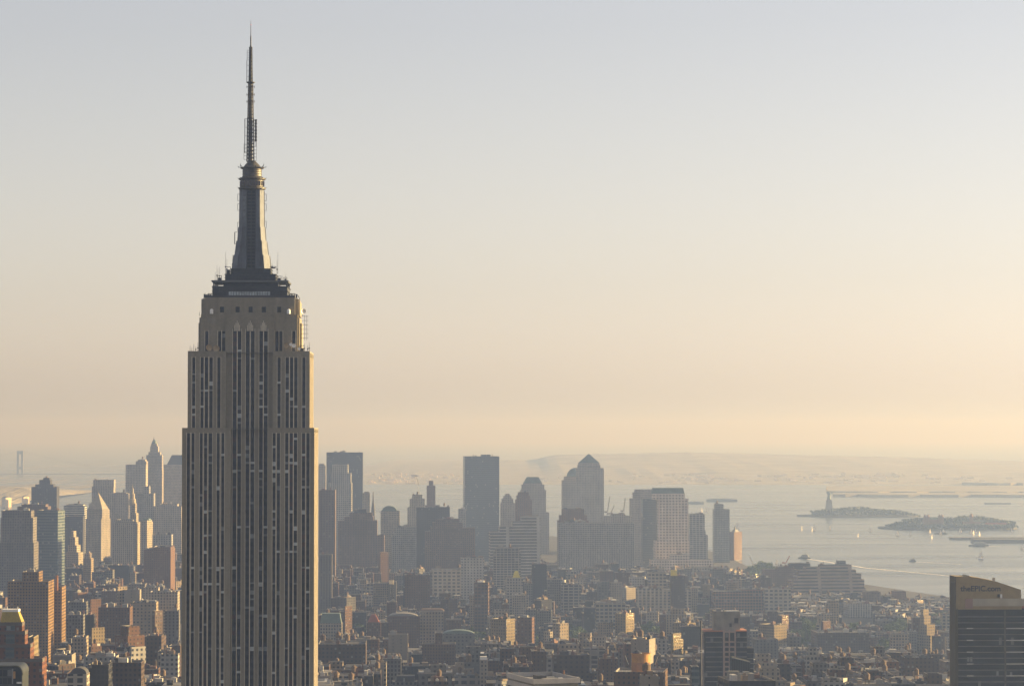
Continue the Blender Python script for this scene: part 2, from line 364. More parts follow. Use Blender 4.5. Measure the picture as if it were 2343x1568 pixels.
    for xa, xb, cols, right in ((-27.7, X3(497), cv(c2L), 0), (X3(918), 27.5, cv(c2R), 1)):
        mb = face_front(xa, xb, Y2, Zt1 - 0.6, Zt2, cols, zw2)
        mb.box(xa, xb, Y2 + 1.1, 45.0 - 1.1, Zt1 - 0.6, Zt2 - 0.7)
        mb.box(xa, xb, 43.9, 45.0, Zt1 - .6, Zt2)
        if right: sc = side_face(mb, xb, Y2 + 1.1, 43.9, Zt1 - .6, Zt2, 10, zw2)
        else: mb.box(xa, xa + 1, Y2 + 1.1, 43.9, Zt1 - .6, Zt2)
        mb.build('upper_wall', ms, root)
        for a, b_ in cols: strip(a, b_, Y2, Zt1, zw2)
        if right:
            for a, b_ in sc: strip(a, b_, xb, Zt1, zw2, axis=1)
    # centre shaft between the wings up to the arches
    zA = 306.0; zB = 312.9; cc = cv(cC)
    mb = face_front(X3(497) - 0.6, X3(918) + 0.6, YC, zb1, zB, cc, zA)
    mb.box(X3(497) - 0.6, X3(918) + 0.6, YC + 1.1, 37, zb1, zB - 0.5)
    mb.build('central_wall', ms, root)
    for a, b_ in cc: strip(a, b_, YC, zb1, zA)
    for k in (0, 2, 4):      # pale metal fans that finish each pair of strips
        a, b_ = cc[k][0] + .1, cc[k + 1][1] - .1; m0 = (a + b_) / 2; h = (b_ - a) / 2
        poly = [(a, zA - .7), (b_, zA - .7), (b_, zA + .5), (m0 + h * .55, zA + 1.1), (m0 + h * .5, zA + 2.8), (m0 + h * .22, zA + 3.6), (m0, zA + 5.0), (m0 - h * .22, zA + 3.6), (m0 - h * .5, zA + 2.8), (m0 - h * .55, zA + 1.1), (a, zA + .5)]
        f = MB().prism(poly, YC - 0.28, YC + 0.3); o = f.build('arch_ornament', mat('arch_metal', (0.155, 0.145, 0.12), 0.5, metal=0.4, noise=0.25, nscale=0.8), root)
        r = MB()
        for q in (-.7, -.35, 0, .35, .7): r.box(m0 + q * h * .8 - .12, m0 + q * h * .8 + .12, YC - .45, YC - .25, zA - .6, zA + 4.2 - abs(q) * 3)
        r.build('rib', mmul, o)
    # block B, shoulders beside the arches
    bB = MB()
    for xa, xb, cols in ((-22.2, X3(497) - .6, [(305, 332), (421, 447), (457, 484)]), (X3(918) + .6, 21.6, [(935, 962), (971, 998), (1087, 1113)])):
        w_ = cv(cols); fb = face_front(xa, xb, YC + .9, Zt2 - .7, zB, w_, 305.3)
        fb.box(xa, xb, YC + 2.0, 36, Zt2 - .7, zB - .4); fb.box(xa, xb, 36, 37, Zt2 - .7, zB)
        fb.build('shoulder_wall', ms, root)
        for a, b_ in w_: strip(a, b_, YC + .9, Zt2 - .5, 305.3)
    # stepped flanks of the crown on the sunlit side and the far side
    for s_ in (-1, 1):
        x1 = 21.6 if s_ > 0 else -22.2
        fb = MB()
        for k, (ext, ya, yb, zt) in enumerate(((0.9, 9, 34, zB - 1.2), (1.7, 14, 30, zB - 3.5))):
            a, b_ = (x1, x1 + ext) if s_ > 0 else (x1 - ext, x1)
            if k == 1: a, b_ = (x1 + .9, x1 + ext) if s_ > 0 else (x1 - ext, x1 - .9)
            fb.box(a, b_, ya, yb, Zt2 - .7, zt)
        if s_ > 0:
            for q in range(6): fb.box(x1, x1 + .35, YC + 2.2 + q * .9, YC + 2.6 + q * .9, Zt2 + 1, zB)
        fb.build('flank_wall', ms, root)
    # block A below the observation deck
    zd = 320.7; hwA = 20.5
    wA = [(440, 468), (580, 608), (697, 725), (815, 845), (953, 981)]
    mb = MB(); xs = -hwA; z0w, z1w = 313.9, 316.5; ya = YC + 1.2
    for a, b_ in cv(wA):
        mb.box(xs, a, ya, ya + 1.2, z0w, z1w); xs = b_
    mb.box(xs, hwA, ya, ya + 1.2, z0w, z1w); mb.box(-hwA, hwA, ya, ya + 1.2, zB - .5, z0w); mb.box(-hwA, hwA, ya, ya + 1.2, z1w, zd)
    mb.box(-hwA, hwA, ya + 1.2, 37, zB - .5, zd - .9)
    for q in (-15.6, -8.9, -3.4, 3.0, 8.6, 15.4): mb.box(q - .5, q + .5, ya - .35, ya, zB - .4, zd - .1)
    for s_ in (-1, 1):
        a, b_ = sorted((s_ * hwA, s_ * (hwA + 1.3))); mb.box(a, b_, ya + 2, 36, zB - .5, zd - .5)
        a, b_ = sorted((s_ * (hwA + 1.3), s_ * (hwA + 2.0))); mb.box(a, b_, ya + 6, 32, zB - .5, zd - 1.6)
        for q in range(5):
            a, b_ = sorted((s_ * (hwA + 1.3), s_ * (hwA + 1.7))); mb.box(a, b_, ya + 2.6 + q * .7, ya + 2.9 + q * .7, zB, zd - .6)
    mb.build('crown_wall', ms, root)
    for a, b_ in cv(wA):
        o = MB().box(a, b_, ya + .6, ya + .8, z0w, z1w).build('crown_window', mg, root)
        MB().box(a, b_, ya + .5, ya + .6, z0w + 1.25, z0w + 1.4).build('sash', mspan, o)
    # observation deck storeys, dark metal, and the people-height rail
    yc = 20.5
    def tierbox(name, hw, hd, z0, z1, m, ledge=.35, bands=3):
        q = MB(); q.box(-hw, hw, yc - hd, yc + hd, z0, z1)
        n_ = int(z1 - z0)
        for k in range(bands):
            zz = z0 + (z1 - z0) * (k + .75) / bands
            q.box(-hw - ledge, hw + ledge, yc - hd - ledge, yc + hd + ledge, zz, zz + .28)
        for k in range(int(hw * 2 / 1.5) + 1):
            xx = -hw + 1.5 * k; q.box(xx - .1, xx + .1, yc - hd - .18, yc - hd, z0, z1)
        return q.build(name, m, root)
    tierbox('deck_storey', 17.0, 13.4, zd - .9, 326.0, maludark)
    o = MB().box(-9.7, 9.3, yc - 13.85, yc - 13.62, 321.3, 323.4).build('deck_window', mat('deck_glass_sky', (0.30, 0.36, 0.41), 0.15, noise=0.3, nscale=0.5, spec=0.8), root)  # bluish white sky reflection put into the glass colour
    q = MB()
    for k in range(17): xx = -9.7 + 19 * k / 16; q.box(xx - .1, xx + .1, yc - 14.05, yc - 13.85, 321.2, 323.5)
    q.build('window_frame', maludark, o)
    q = MB()
    for s_ in (-1, 1):
        for yy in (yc - 12.6, yc - 4, yc + 4, yc + 12.6): q.box(s_ * 16.6 - .25, s_ * 16.6 + .25, yy - .25, yy + .25, 326, 327.7)
    q.box(-12.3, 12.6, yc - 10, yc + 10, 326, 328.6); q.build('open_gallery', maludark, root)
    q = MB(); q.box(-17.4, 17.4, yc - 13.7, yc + 13.7, 327.7, 328.6); q.box(-17.6, 17.6, yc - 13.9, yc + 13.9, 328.1, 328.4); q.build('deck_roof', mat('deck_roof_metal', (0.10, 0.105, 0.11), 0.55, metal=.3, noise=.25), root)
    tierbox('upper_storey', 11.5, 9.5, 328.6, 331.7, maludark, bands=2)
    tierbox('mast_base', 9.0, 8.0, 331.7, 334.3, maludark, bands=2)
    q = MB()       # parapet and rail with visitors' fence of the deck
    for a, b_, y0, y1 in ((-hwA, hwA, ya + .1, ya + .3), (hwA - .3, hwA - .1, ya + .4, 36), (-hwA + .1, -hwA + .3, ya + .4, 36)):
        q.box(a, b_, y0, y1, zd, zd + 1.0)
    for k in range(30): xx = -20.2 + k * 1.4; q.box(xx - .05, xx + .05, ya + .1, ya + .2, zd + 1, zd + 2.2)
    for s_ in (-1, 1):     # curved corner fences seen against the sky
        pts = [(s_ * 17.6, 323.0), (s_ * 19.4, 323.1), (s_ * 21.2, 322.4), (s_ * 22.0, 321.0), (s_ * 22.0, 319.4)]
        for p, r in zip(pts, pts[1:]): q.tube((p[0], 20, p[1]), (r[0], 20, r[1]), .16, n=5)
        for k in range(4): q.box(s_ * (18 + k) - .35, s_ * (18 + k) + .35, 8 + k, 8.6 + k, zd, zd + 1.5 + .3 * (k % 2))
    q.build('deck_rail', M_DARK, root)
    # mast: dark glazed core with four flaring aluminium buttresses
    core = MB().box(-4.6, 4.6, yc - 4.6, yc + 4.6, 334, 371.4).build('mast', maludark, root)
    q = MB(); zz = 335.0
    while zz < 370:
        q.box(-1.7, -.2, yc - 4.75, yc - 4.6, zz, zz + 1.0); q.box(.2, 1.7, yc - 4.75, yc - 4.6, zz, zz + 1.0); zz += 1.55
    q.build('mast_window', mg, core)
    q = MB()
    for xx in (-2.0, 0, 2.0): q.box(xx - .16, xx + .16, yc - 5.1, yc - 4.6, 334.3, 371)
    q.build('mast_mullion', maludark, core)
    lv = [(334.3, 340.6, 8.9, 8.2), (340.6, 347.2, 7.7, 6.9), (347.2, 353.5, 6.5, 6.1), (353.5, 370.6, 5.75, 5.6)]
    for sx in (-1, 1):
        for sy in (-1, 1):
            q = MB()
            for z0, z1, h0, h1 in lv:
                def plan(h):
                    c_ = .30 * h; hd = h * .93
                    P = [(2.1, -2.1), (2.1, -hd), (h - c_, -hd), (h, -hd + c_), (h, -2.1)]
                    P = [(sx * a, yc + (b_ if sy < 0 else -b_)) for a, b_ in P]
                    return P if (sx > 0) == (sy < 0) else P[::-1]
                q.loft(plan(h0), z0, plan(h1), z1)
                for k in range(3):
                    e = h0 * .68 - .2 - k * .9
                    aa, bb = sorted((sx * e, sx * (e - .3)))
                    if sy < 0 and z0 < 353: q.box(aa, bb, yc - h0 * .93 - .16, yc - h0 * .93 + 1.2, z0, z1 - .4)
            if sy < 0:
                aa, bb = sorted((sx * 2.5, sx * 3.8)); q2 = MB().box(aa, bb, yc - 5.6, yc - 5.1, 356.5, 367.5); 
            o = q.build('mast_buttress', malu, root)
            if sy < 0: q2.build('louvre', mat('louvre_metal', (0.12, 0.13, 0.145), .5, metal=.4, noise=.3, nscale=.6), o)
    # drum, rings, dome
    o = MB().lathe([(5.2, 370.6), (6.2, 371.2), (6.3, 371.9), (5.4, 372.3), (5.35, 375.2), (6.2, 375.7), (6.3, 376.2), (4.9, 376.7), (4.45, 377.2), (4.35, 380.4), (5.3, 380.8), (5.6, 381.2), (4.0, 381.6), (3.0, 382.9), (1.9, 383.9), (1.6, 384.3)], 28, 0, yc).build('mast_drum', mat('drum_metal', (0.075, 0.068, 0.056), .5, metal=.4, noise=.35, nscale=.6), root)
    q = MB()
    for k in range(24):
        a = 2 * pi * k / 24; q.tube((5.42 * cos(a), yc + 5.42 * sin(a), 372.6), (5.42 * cos(a), yc + 5.42 * sin(a), 374.9), .38, n=4)
    q.build('drum_window', mat('drum_glass', (0.05, 0.035, 0.04), .2, noise=0, spec=.5), o)
    q = MB()
    for zz in (371.6, 375.9, 381.2):
        for k in range(10):
            a = 2 * pi * k / 10; r0 = 5.9; q.tube((r0 * cos(a), yc + r0 * sin(a), zz), ((r0 + .7) * cos(a), yc + (r0 + .7) * sin(a), zz + .6), .16, n=4)
    for s_ in (-1, 1): q.tube((s_ * 5.0, yc, 381.2), (s_ * 5.4, yc, 383.2), .16, .1, n=4); q.tube((s_ * 4.2, yc, 381.3), (s_ * 5.5, yc, 382.6), .13, n=4); q.tube((s_ * 5.5, yc - 1, 381.2), (s_ * 6.0, yc - 1, 381.5), .12, n=4)
    for zz in (378, 379, 379.8): q.lathe([(4.5, zz), (4.62, zz + .12), (4.5, zz + .24)], 20, 0, yc)
    q.build('drum_bracket', M_DARK, o)
    # antenna
    an = empty('antenna', (-0.8, yc, 0)); an.parent = root
    mant = mat('antenna_steel', (0.05, 0.048, 0.045), .6, metal=.3, noise=.3, nscale=.3)
    mantl = mat('antenna_lattice', (0.11, 0.095, 0.075), .6, metal=.3, noise=.3, nscale=.4)
    def lattice(h0, h1, z0, z1, st, r, m, nm):
        q = MB(); n_ = max(1, int((z1 - z0) / st))
        H = lambda z: h0 + (h1 - h0) * (z - z0) / (z1 - z0)
        for sx in (-1, 1):
            for sy in (-1, 1): q.tube((sx * h0, sy * h0, z0), (sx * h1, sy * h1, z1), r, n=4)
        for k in range(n_ + 1):
            z = z0 + (z1 - z0) * k / n_; h = H(z); zn = z0 + (z1 - z0) * min(k + 1, n_) / n_; hn = H(zn)
            for (a, b_) in (((-1, -1), (1, -1)), ((1, -1), (1, 1)), ((1, 1), (-1, 1)), ((-1, 1), (-1, -1))):
                q.tube((a[0] * h, a[1] * h, z), (b_[0] * h, b_[1] * h, z), r * .7, n=4)
                if k < n_: q.tube((a[0] * h, a[1] * h, z), (b_[0] * hn, b_[1] * hn, zn), r * .6, n=4)
        return q.build(nm, m, an)
    lattice(1.6, 1.4, 384, 404, 1.6, .26, mant, 'lattice'); lattice(1.25, 1.0, 404, 420.2, 1.5, .22, mantl, 'lattice'); lattice(.85, .6, 420.8, 436.6, 1.5, .15, mant, 'lattice')
    MB().lathe([(1.05, 384), (.95, 404), (.75, 420), (.55, 436.8), (.3, 438), (.3, 442), (.16, 442.4), (.13, 447), (.05, 449.2)], 8).build('pole', mant, an)
    q = MB(); q.lathe([(1.4, 420.2), (2.0, 420.5), (2.0, 420.8), (1.0, 421.1)], 12); q.lathe([(.6, 436.6), (.9, 436.7), (.9, 436.9), (.4, 437.1)], 8); q.build('platform', mant, an)
    q = MB()
    for x, z0, z1, r in ((-2.6, 388, 403.8, .18), (-3.0, 385, 392, .08), (2.75, 384.5, 391, .08), (-1.75, 420.8, 431, .15), (-1.65, 431, 435.5, .1)):
        q.tube((x, 0, z0), (x, 0, z1), r, n=5)
        for k in range(5): z = z0 + (z1 - z0) * k / 4; q.tube((x, 0, z), (0, 0, z), .1, n=4)
    q.build('side_rod', mant, an)
    q = MB(); q.box(2.1, 2.85, -.4, .4, 393.5, 403.3)
    for k in range(7): q.box(1.9, 3.0, -.5, .5, 393.6 + k * 1.55, 394.2 + k * 1.55)
    for k in range(5): q.tube((0, 0, 393.4 + k * 2.4), (2.4, 0, 393.4 + k * 2.4), .12, n=4)
    q.tube((2.6, 0, 391), (2.6, 0, 393.6), .2, n=5); q.build('panel_antenna', mant, an)
    q = MB()
    for z in (411.8, 415, 418.6):
        for k in range(6):
            a = 2 * pi * k / 6; q.tube((1.0 * cos(a), 1.0 * sin(a), z), (1.75 * cos(a), 1.75 * sin(a), z), .09, n=4); q.tube((1.7 * cos(a), 1.7 * sin(a), z - .5), (1.7 * cos(a), 1.7 * sin(a), z + .5), .16, n=5)
    q.build('ring_antenna', mantl, an)
    MB().lathe([(.01, 446.9), (.22, 447.3), (.01, 447.7)], 6).build('beacon', mat('beacon_red', (.5, .06, .04), .4, noise=0), an)
    # mast side brackets and masts along the ledges
    def whips(nm, spots, y, r=.09):
        for x, z0, z1 in spots:
            q = MB().tube((x, y, z0), (x, y, z1), r, r * .5, n=5)
            if rnd.random() < .6: q.box(x - .3, x + .3, y - .2, y + .2, z0 + (z1 - z0) * .3, z0 + (z1 - z0) * .3 + .5)
            q.build(nm, M_DARK, root)
    whips('whip_antenna', [(-15.4, 328.6, 336), (-14.9, 328.6, 334), (-14.2, 328.6, 335), (-16.2, 328.6, 332.6), (-11.5, 331.7, 342), (-10.9, 331.7, 338.5), (12.4, 331.7, 342), (12.0, 331.7, 338), (9.8, 334, 337), (16, 328.6, 332), (14.6, 328.6, 331), (-8.3, 334, 340.5)], 12)
    whips('whip_antenna', [(-27.2, Zt2, 298.9), (-26.4, Zt2, 298.2), (-25.5, Zt2, 299.6), (-24.6, Zt2, 298.4), (-23.7, Zt2, 300.4), (27.0, Zt2, 300.4), (26.3, Zt2, 299.2), (24.8, Zt2, 299.8), (-23.0, 312.4, 314.2)], 8, .13)
    for s_, zs in ((-1, ((346, 351.5), (352, 356), (361.5, 364.5), (366, 369))), (1, ((361.5, 364.5), (366, 369), (353.5, 356.5)))):
        for z0, z1 in zs:
            x = s_ * (7.9 if z0 < 350 else 6.6); q = MB().tube((x, yc, z0), (x, yc, z1), .2 if z0 < 350 else .1, n=5)
            for z in (z0, z1): q.tube((x, yc, z), (s_ * 5.0, yc, z), .12, n=4)
            q.build('bracket_antenna', M_DARK, root)
    def dish(x, y, z, r, m, face=-1, sx=0.0):
        q = MB(); n = 14
        q.lathe([(0.02, 0), (r * .6, .12 * r), (r, .42 * r), (r, .5 * r), (r * .96, .5 * r), (r * .5, .2 * r), (0.02, .1 * r)], n)
        o = q.build('dish_antenna', m, root, (x, y, z)); o.rotation_euler = (radians(90), 0, sx)
        MB().tube((0, -r * 1.0, -.1), (0, -r * 1.1 - .9, -.1), .13, n=5).build('mount', M_DARK, o)
    mtan = mat('dish_tan', (.34, .25, .15), .7, noise=.15); mwd = mat('dish_white', (.72, .70, .68), .5, noise=.08)
    for x, z, r, m in ((X3(345), Z3(424), 1.5, mtan), (X3(408), Z3(432), 1.5, mtan), (X3(1033), Z3(406), 1.0, mtan), (X3(1075), Z3(394), .72, mwd), (X3(1103), Z3(406), .95, mwd), (X3(1076), Z3(369), .6, mtan), (X3(1150), Z3(432), .7, mwd)):
        dish(x, YC - .8, z, r, m)
    dish(24.0, 10, 314.6, 1.3, mwd, sx=.5)
    for x in (X3(362), X3(1054)):
        MB().lathe([(.75, 313.2), (.8, 313.5), (.8, 314.9), (.55, 315.3), (.1, 315.5)], 12, x, ya - 1.0).build('radome', mwd, root)
    for x0, x1, z0, z1 in ((-11.4, -9.2, 331.7, 335.0), (-15.2, -13.2, 328.6, 331), (12, 14, 328.6, 330.8), (15.2, 16.6, 328.6, 330.2), (8.9, 11.6, 334.3, 335.2), (22.6, 24.6, Zt2, 299.0)):
        q = MB(); y = 11
        for (a, c_) in ((x0, z0), (x1, z0)): q.box(a - .1, a + .1, y, y + .2, z0, z1)
        q.box(x0, x1, y, y + .2, z1 - .2, z1); q.box(x0 + .3, x1 - .3, y + .3, y + 2, z0, z0 + (z1 - z0) * .6); q.build('equipment_frame', M_DARK, root)
    q = MB()     # lattice of aerials on the sunlit corner
    for xx in (24.6, 25.6):
        q.tube((xx, 14, 301.5), (xx, 14, 313), .1, n=4)
    for k in range(6): q.tube((22.6, 14, 302.5 + 2 * k), (26.4, 14, 302.5 + 2 * k), .1, n=4)
    q.build('corner_aerial', M_DARK, root)
    # windows with the blinds drawn: the hundred brightest as parts, the dimmer rest as one part
    rows = {}
    for p in pale: rows.setdefault(round(p[4] / FH), []).append(p)
    sel, rest = [], []
    for r_ in sorted(rows):
        lit = rnd.random() < .38
        for p in rows[r_]:
            if p[4] < 130: continue
            v = rnd.random()
            if v < (.15 if lit else .02): sel.append(p)
            elif v < (.30 if lit else .06): rest.append(p)
    rnd.shuffle(sel)
    for i, (o, x0, x1, y, z0, z1) in enumerate(sel):
        h = rnd.choice((1.9, 1.0, 1.0, 1.4))
        if i < 100:
            w_ = MB().box(x0, x1, y - .03, y, z1 - h, z1).build('window', mblind, o)
            w_['label'] = 'window with its pale blind drawn'
        else: dim.box(x0, x1, y - .03, y, z1 - h, z1)
    for (o, x0, x1, y, z0, z1) in rest: dim.box(x0, x1, y - .03, y, z1 - rnd.choice((.7, 1.0, 1.9)), z1)
    tag(dim.build('blinds', mblind2, root), kind='stuff')
    q = MB().box(-29, 29, 2, 39, Zt1 - .6, Zt1 - .55).box(-27, 27, 3, 38, Zt2 - .7, Zt2 - .65); q.build('roof', ROOF['grey'], root)
    # lower base, out of the picture
    MB().box(-40, 40, -6, 54, 0, 40).build('base', ms, root)
    return root
build_tower()
# ------------------------------------------------------------------ builder for city blocks and towers
BOXES = []          # footprints and silhouettes kept clear by the filler
RB = random.Random(11)
def fit(cxw, cyw, rot, d, x0, x1, off=0.0):
    """centre and width of a box, turned by rot, whose outline spans x0..x1 in the picture"""
    ex = (cos(rot), sin(rot)); ey = (-sin(rot), cos(rot))
    cy_ = cyw + ey[1] * off; cx_ = cxw + ey[0] * off
    D = cy_; w = max(2.0, (x1 - x0) * D / F * .8); lx = 0.0
    for _ in range(30):
        xs = []
        for a in (-.5, .5):
            for b_ in (-.5, .5):
                X = cx_ + ex[0] * (lx + a * w) + ey[0] * b_ * d; Y = cy_ + ex[1] * (lx + a * w) + ey[1] * b_ * d
                xs.append(CX + F * X / Y)
        g0, g1 = min(xs), max(xs)
        w = max(1.5, w + ((x1 - x0) - (g1 - g0)) * D / F * .7)
        lx += ((x0 + x1) / 2 - (g0 + g1) / 2) * D / F / max(.4, cos(rot))
    return lx, w
def put_tank(root, x, y, z, r=2.0, h=3.6, name='water_tank'):
    q = MB()
    for a in (-1, 1):
        for c_ in (-1, 1): q.tube((x + a * r * .6, y + c_ * r * .6, z), (x + a * r * .6, y + c_ * r * .6, z + 3.0), .16, n=4)
    q.lathe([(r, z + 3.0), (r * 1.02, z + 3.0 + h), (r * 1.08, z + 3.05 + h), (.15, z + 4.6 + h)], 10, x, y)
    return q.build(name, M_WOOD, root)
def clutter(root, x0, x1, y0, y1, z, n, mats=None, tank=0.0, rnd=RB, big=1.0):
    """plant rooms, vents and tanks that stand on a roof and belong to the building"""
    w_, d_ = x1 - x0, y1 - y0
    if w_ < 7 or d_ < 7: return
    for k in range(n):
        a = rnd.uniform(2.2, max(2.5, min(8, w_ * .35))) * big; b_ = rnd.uniform(2.2, max(2.5, min(8, d_ * .4))); h = rnd.uniform(1.6, 4.2) * big
        cx_ = rnd.uniform(x0 + a / 2 + .8, max(x0 + a / 2 + .9, x1 - a / 2 - .8)); cy_ = rnd.uniform(y0 + b_ / 2 + .8, max(y0 + b_ / 2 + .9, y1 - b_ / 2 - .8))
        q = MB().box(cx_ - a / 2, cx_ + a / 2, cy_ - b_ / 2, cy_ + b_ / 2, z, z + h)
        if rnd.random() < .5: q.box(cx_ - a / 4, cx_ + a / 5, cy_ - b_ / 4, cy_ + b_ / 4, z + h, z + h + rnd.uniform(.5, 1.5))
        if h > 2.4: q.box(cx_ - a / 2 - .15, cx_ + a / 2 + .15, cy_ - b_ / 2 - .15, cy_ + b_ / 2 + .15, z + h - .35, z + h - .1)
        nm = 'bulkhead' if h > 2.6 else 'roof_vent'
        q.build(nm, rnd.choice(mats or CLUT), root)
    for k in range(rnd.choice((0, 0, 1, 1, 2))):
        x, y = rnd.uniform(x0 + 1, x1 - 1), rnd.uniform(y0 + 1, y1 - 1); c_ = rnd.uniform(.35, .7)
        MB().box(x - c_, x + c_, y - c_, y + c_, z, z + rnd.uniform(2.5, 6)).box(x - c_ - .12, x + c_ + .12, y - c_ - .12, y + c_ + .12, z + 2.0, z + 2.3).build('chimney', rnd.choice((CLUT[1], CLUT[2], CLUT[2], CLUT[0])), root)
    if rnd.random() < tank: put_tank(root, rnd.uniform(x0 + 3, x1 - 3), rnd.uniform(y0 + 3, y1 - 3), z, rnd.uniform(1.5, 2.2), rnd.uniform(2.8, 3.8))
CLUT = [mat('plant_' + n_, c_, .8, noise=.2) for n_, c_ in (('grey', (.22, .22, .22)), ('tan', (.22, .17, .12)), ('brick', (.15, .08, .055)), ('white', (.42, .40, .37)), ('dark', (.05, .05, .055)), ('pale', (.24, .225, .20)))]
def B(name, cat, D, rot, style, tiers, label, ex=(), roof='dark', dep=None, group=None, cl=2, tank=.25, base=0.0, parap=1.1):
    if 1850 <= D <= 2750: D *= 1.15
    elif 2750 < D <= 3800: D *= 1.1
    rt = radians(rot); t0 = tiers[0]; wpx = t0[1] - t0[0]
    d0 = dep or max(14.0, min(40.0, wpx * D / F * .85))
    cyw = D + d0 * .5 * cos(rt); cxw = ((t0[0] + t0[1]) / 2 - CX) / F * cyw
    lx0, w0 = fit(cxw, cyw, rt, d0, t0[0], t0[1])
    cxw += cos(rt) * lx0; cyw += sin(rt) * lx0
    root = empty(name, (cxw, cyw, 0), rt); tag(root, label, cat, group)
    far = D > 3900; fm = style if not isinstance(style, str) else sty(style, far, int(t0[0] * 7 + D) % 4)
    zprev = 0.0; last = None
    for i, t in enumerate(tiers):
        d = (t[3] if len(t) > 3 and t[3] else d0 * (.82 ** i)); off = t[4] if len(t) > 4 else 0.0
        lx, w_ = (0, w0) if i == 0 else fit(cxw, cyw, rt, d, t[0], t[1], off)
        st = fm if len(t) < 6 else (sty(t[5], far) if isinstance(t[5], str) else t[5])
        near = cyw - abs(sin(rt)) * w_ / 2 - cos(rt) * d / 2 + off
        zt = ZC - ZC + at((t[0] + t[1]) / 2, t[2], near).z
        zb = base if i == 0 else max(base, min(zprev, zt - 3) - 1.4)
        if i and len(t) > 6: zb = base
        q = walls(MB(), lx - w_ / 2, lx + w_ / 2, off - d / 2, off + d / 2, zb, zt, parap, .5, 0, 1)
        q.build('wall' if i == 0 else 'upper_tier', [st, CORN], root)
        r = MB().box(lx - w_ / 2 + .4, lx + w_ / 2 - .4, off - d / 2 + .4, off + d / 2 - .4, zt - parap - .3, zt - parap)
        r.build('roof', ROOF[roof], root)
        if len(t) < 7 or i == 0:
            zprev = zt
        last = (lx, w_, d, off, zt)
        BOXES.append((cxw + cos(rt) * lx - sin(rt) * off, cyw + sin(rt) * lx + cos(rt) * off, w_, d, rt, zt, t[0], t[1], t[2], near))
    lx, w_, d, off, zt = last
    if cl: clutter(root, lx - w_ / 2, lx + w_ / 2, off - d / 2, off + d / 2, zt - parap, cl, tank=tank)
    for e in ex:
        k = e[0]; yc_ = cyw
        if k in ('pyr', 'hip', 'cyl', 'dome', 'box', 'vault'):
            x0, x1, yb, yt, m = e[1:6]
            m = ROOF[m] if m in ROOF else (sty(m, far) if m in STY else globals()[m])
            a = fit(cxw, cyw, rt, 1.0 if k in ('vault', 'cyl', 'dome') else min(d * .9, (x1 - x0) * D / F * .9), x0, x1)
            dd = min(d * .9, (x1 - x0) * D / F * .9); z0 = at(x0, yb, cyw - dd / 2).z; z1 = at(x0, yt, cyw).z; X0, X1 = a[0] - a[1] / 2, a[0] + a[1] / 2
            q = MB()
            if k == 'pyr': q.frustum(X0, X1, -dd / 2, dd / 2, z0, a[0] - .3, a[0] + .3, -.3, .3, z1); nm = 'pyramid_roof'
            elif k == 'hip':
                f_ = e[6] if len(e) > 6 else .6; q.frustum(X0, X1, -dd / 2, dd / 2, z0, a[0] - a[1] / 2 * f_, a[0] + a[1] / 2 * f_, -dd / 2 * f_, dd / 2 * f_, z1); nm = 'hip_roof'
            elif k == 'cyl': q.lathe([(a[1] / 2, z0), (a[1] / 2, z1)], 18, a[0], 0); nm = 'drum'
            elif k == 'dome':
                q.lathe([(max(.05, a[1] / 2 * cos(u * pi / 16)), z0 + (z1 - z0) * sin(u * pi / 16)) for u in range(9)], 18, a[0], 0); nm = 'dome'
            elif k == 'vault':
                P = [(a[0] + a[1] / 2 * cos(pi * u / 12), z0 + (z1 - z0) * sin(pi * u / 12)) for u in range(13)]; q.prism(P, -d * .45, d * .45); nm = 'vault_roof'
            else: q.box(X0, X1, -dd / 2, dd / 2, z0 - 2, z1); nm = e[6] if len(e) > 6 else 'bulkhead'
            q.build(nm, m, root)
        elif k == 'spire':
            x, yb, yt, r, m = e[1:6]
            a = fit(cxw, cyw, rt, .5, x - 1, x + 1)[0]; z0 = at(x, yb, cyw).z; z1 = at(x, yt, cyw).z
            MB().lathe([(r, z0 - 3), (r * .9, z0 + (z1 - z0) * .3), (r * .45, z0 + (z1 - z0) * .55), (r * .15, z1)], 8, a, 0).build('spire', globals()[m], root)
        elif k == 'tank':
            x, y = e[1:3]; a = fit(cxw, cyw, rt, .5, x - 1, x + 1)[0]; put_tank(root, a, e[3] if len(e) > 3 else -d * .2, at(x, y, cyw).z - 6.5, *(e[4:6] if len(e) > 4 else (2.2, 4.0)))
        elif k == 'rib':       # pale pilasters on the sunlit face
            q = MB(); n_ = e[1]
            for j in range(n_): yy = off - d / 2 + d * (j + .5) / n_; q.box(lx + w_ / 2, lx + w_ / 2 + .35, yy - .4, yy + .4, 2, zt - 1)
            q.build('pilaster', CORN, root)
        elif k == 'cornice':
            z = zt - 1.2; q = MB(); q.box(lx - w_ / 2 - .7, lx + w_ / 2 + .7, off - d / 2 - .7, off - d / 2 - .003, z, z + 1.1); q.box(lx + w_ / 2 + .003, lx + w_ / 2 + .7, off - d / 2, off + d / 2, z, z + 1.1)
            q.build('cornice', CORN, root)
        elif k == 'lantern':
            x, yb, yt = e[1:4]; a = fit(cxw, cyw, rt, .5, x - 1, x + 1)[0]; z0 = at(x, yb, cyw).z; z1 = at(x, yt, cyw).z; h = z1 - z0
            MB().lathe([(e[4], z0 - 2), (e[4], z0 + h * .25), (e[4] * .7, z0 + h * .27), (e[4] * .7, z0 + h * .5), (e[4] * .4, z0 + h * .54), (e[4] * .35, z0 + h * .75), (.5, z0 + h * .82), (.35, z1)], 10, a, 0).build('lantern', globals()[e[5]], root)
    return root
CORN = mat('coping_stone', (0.23, 0.21, 0.185), .8, noise=.2)
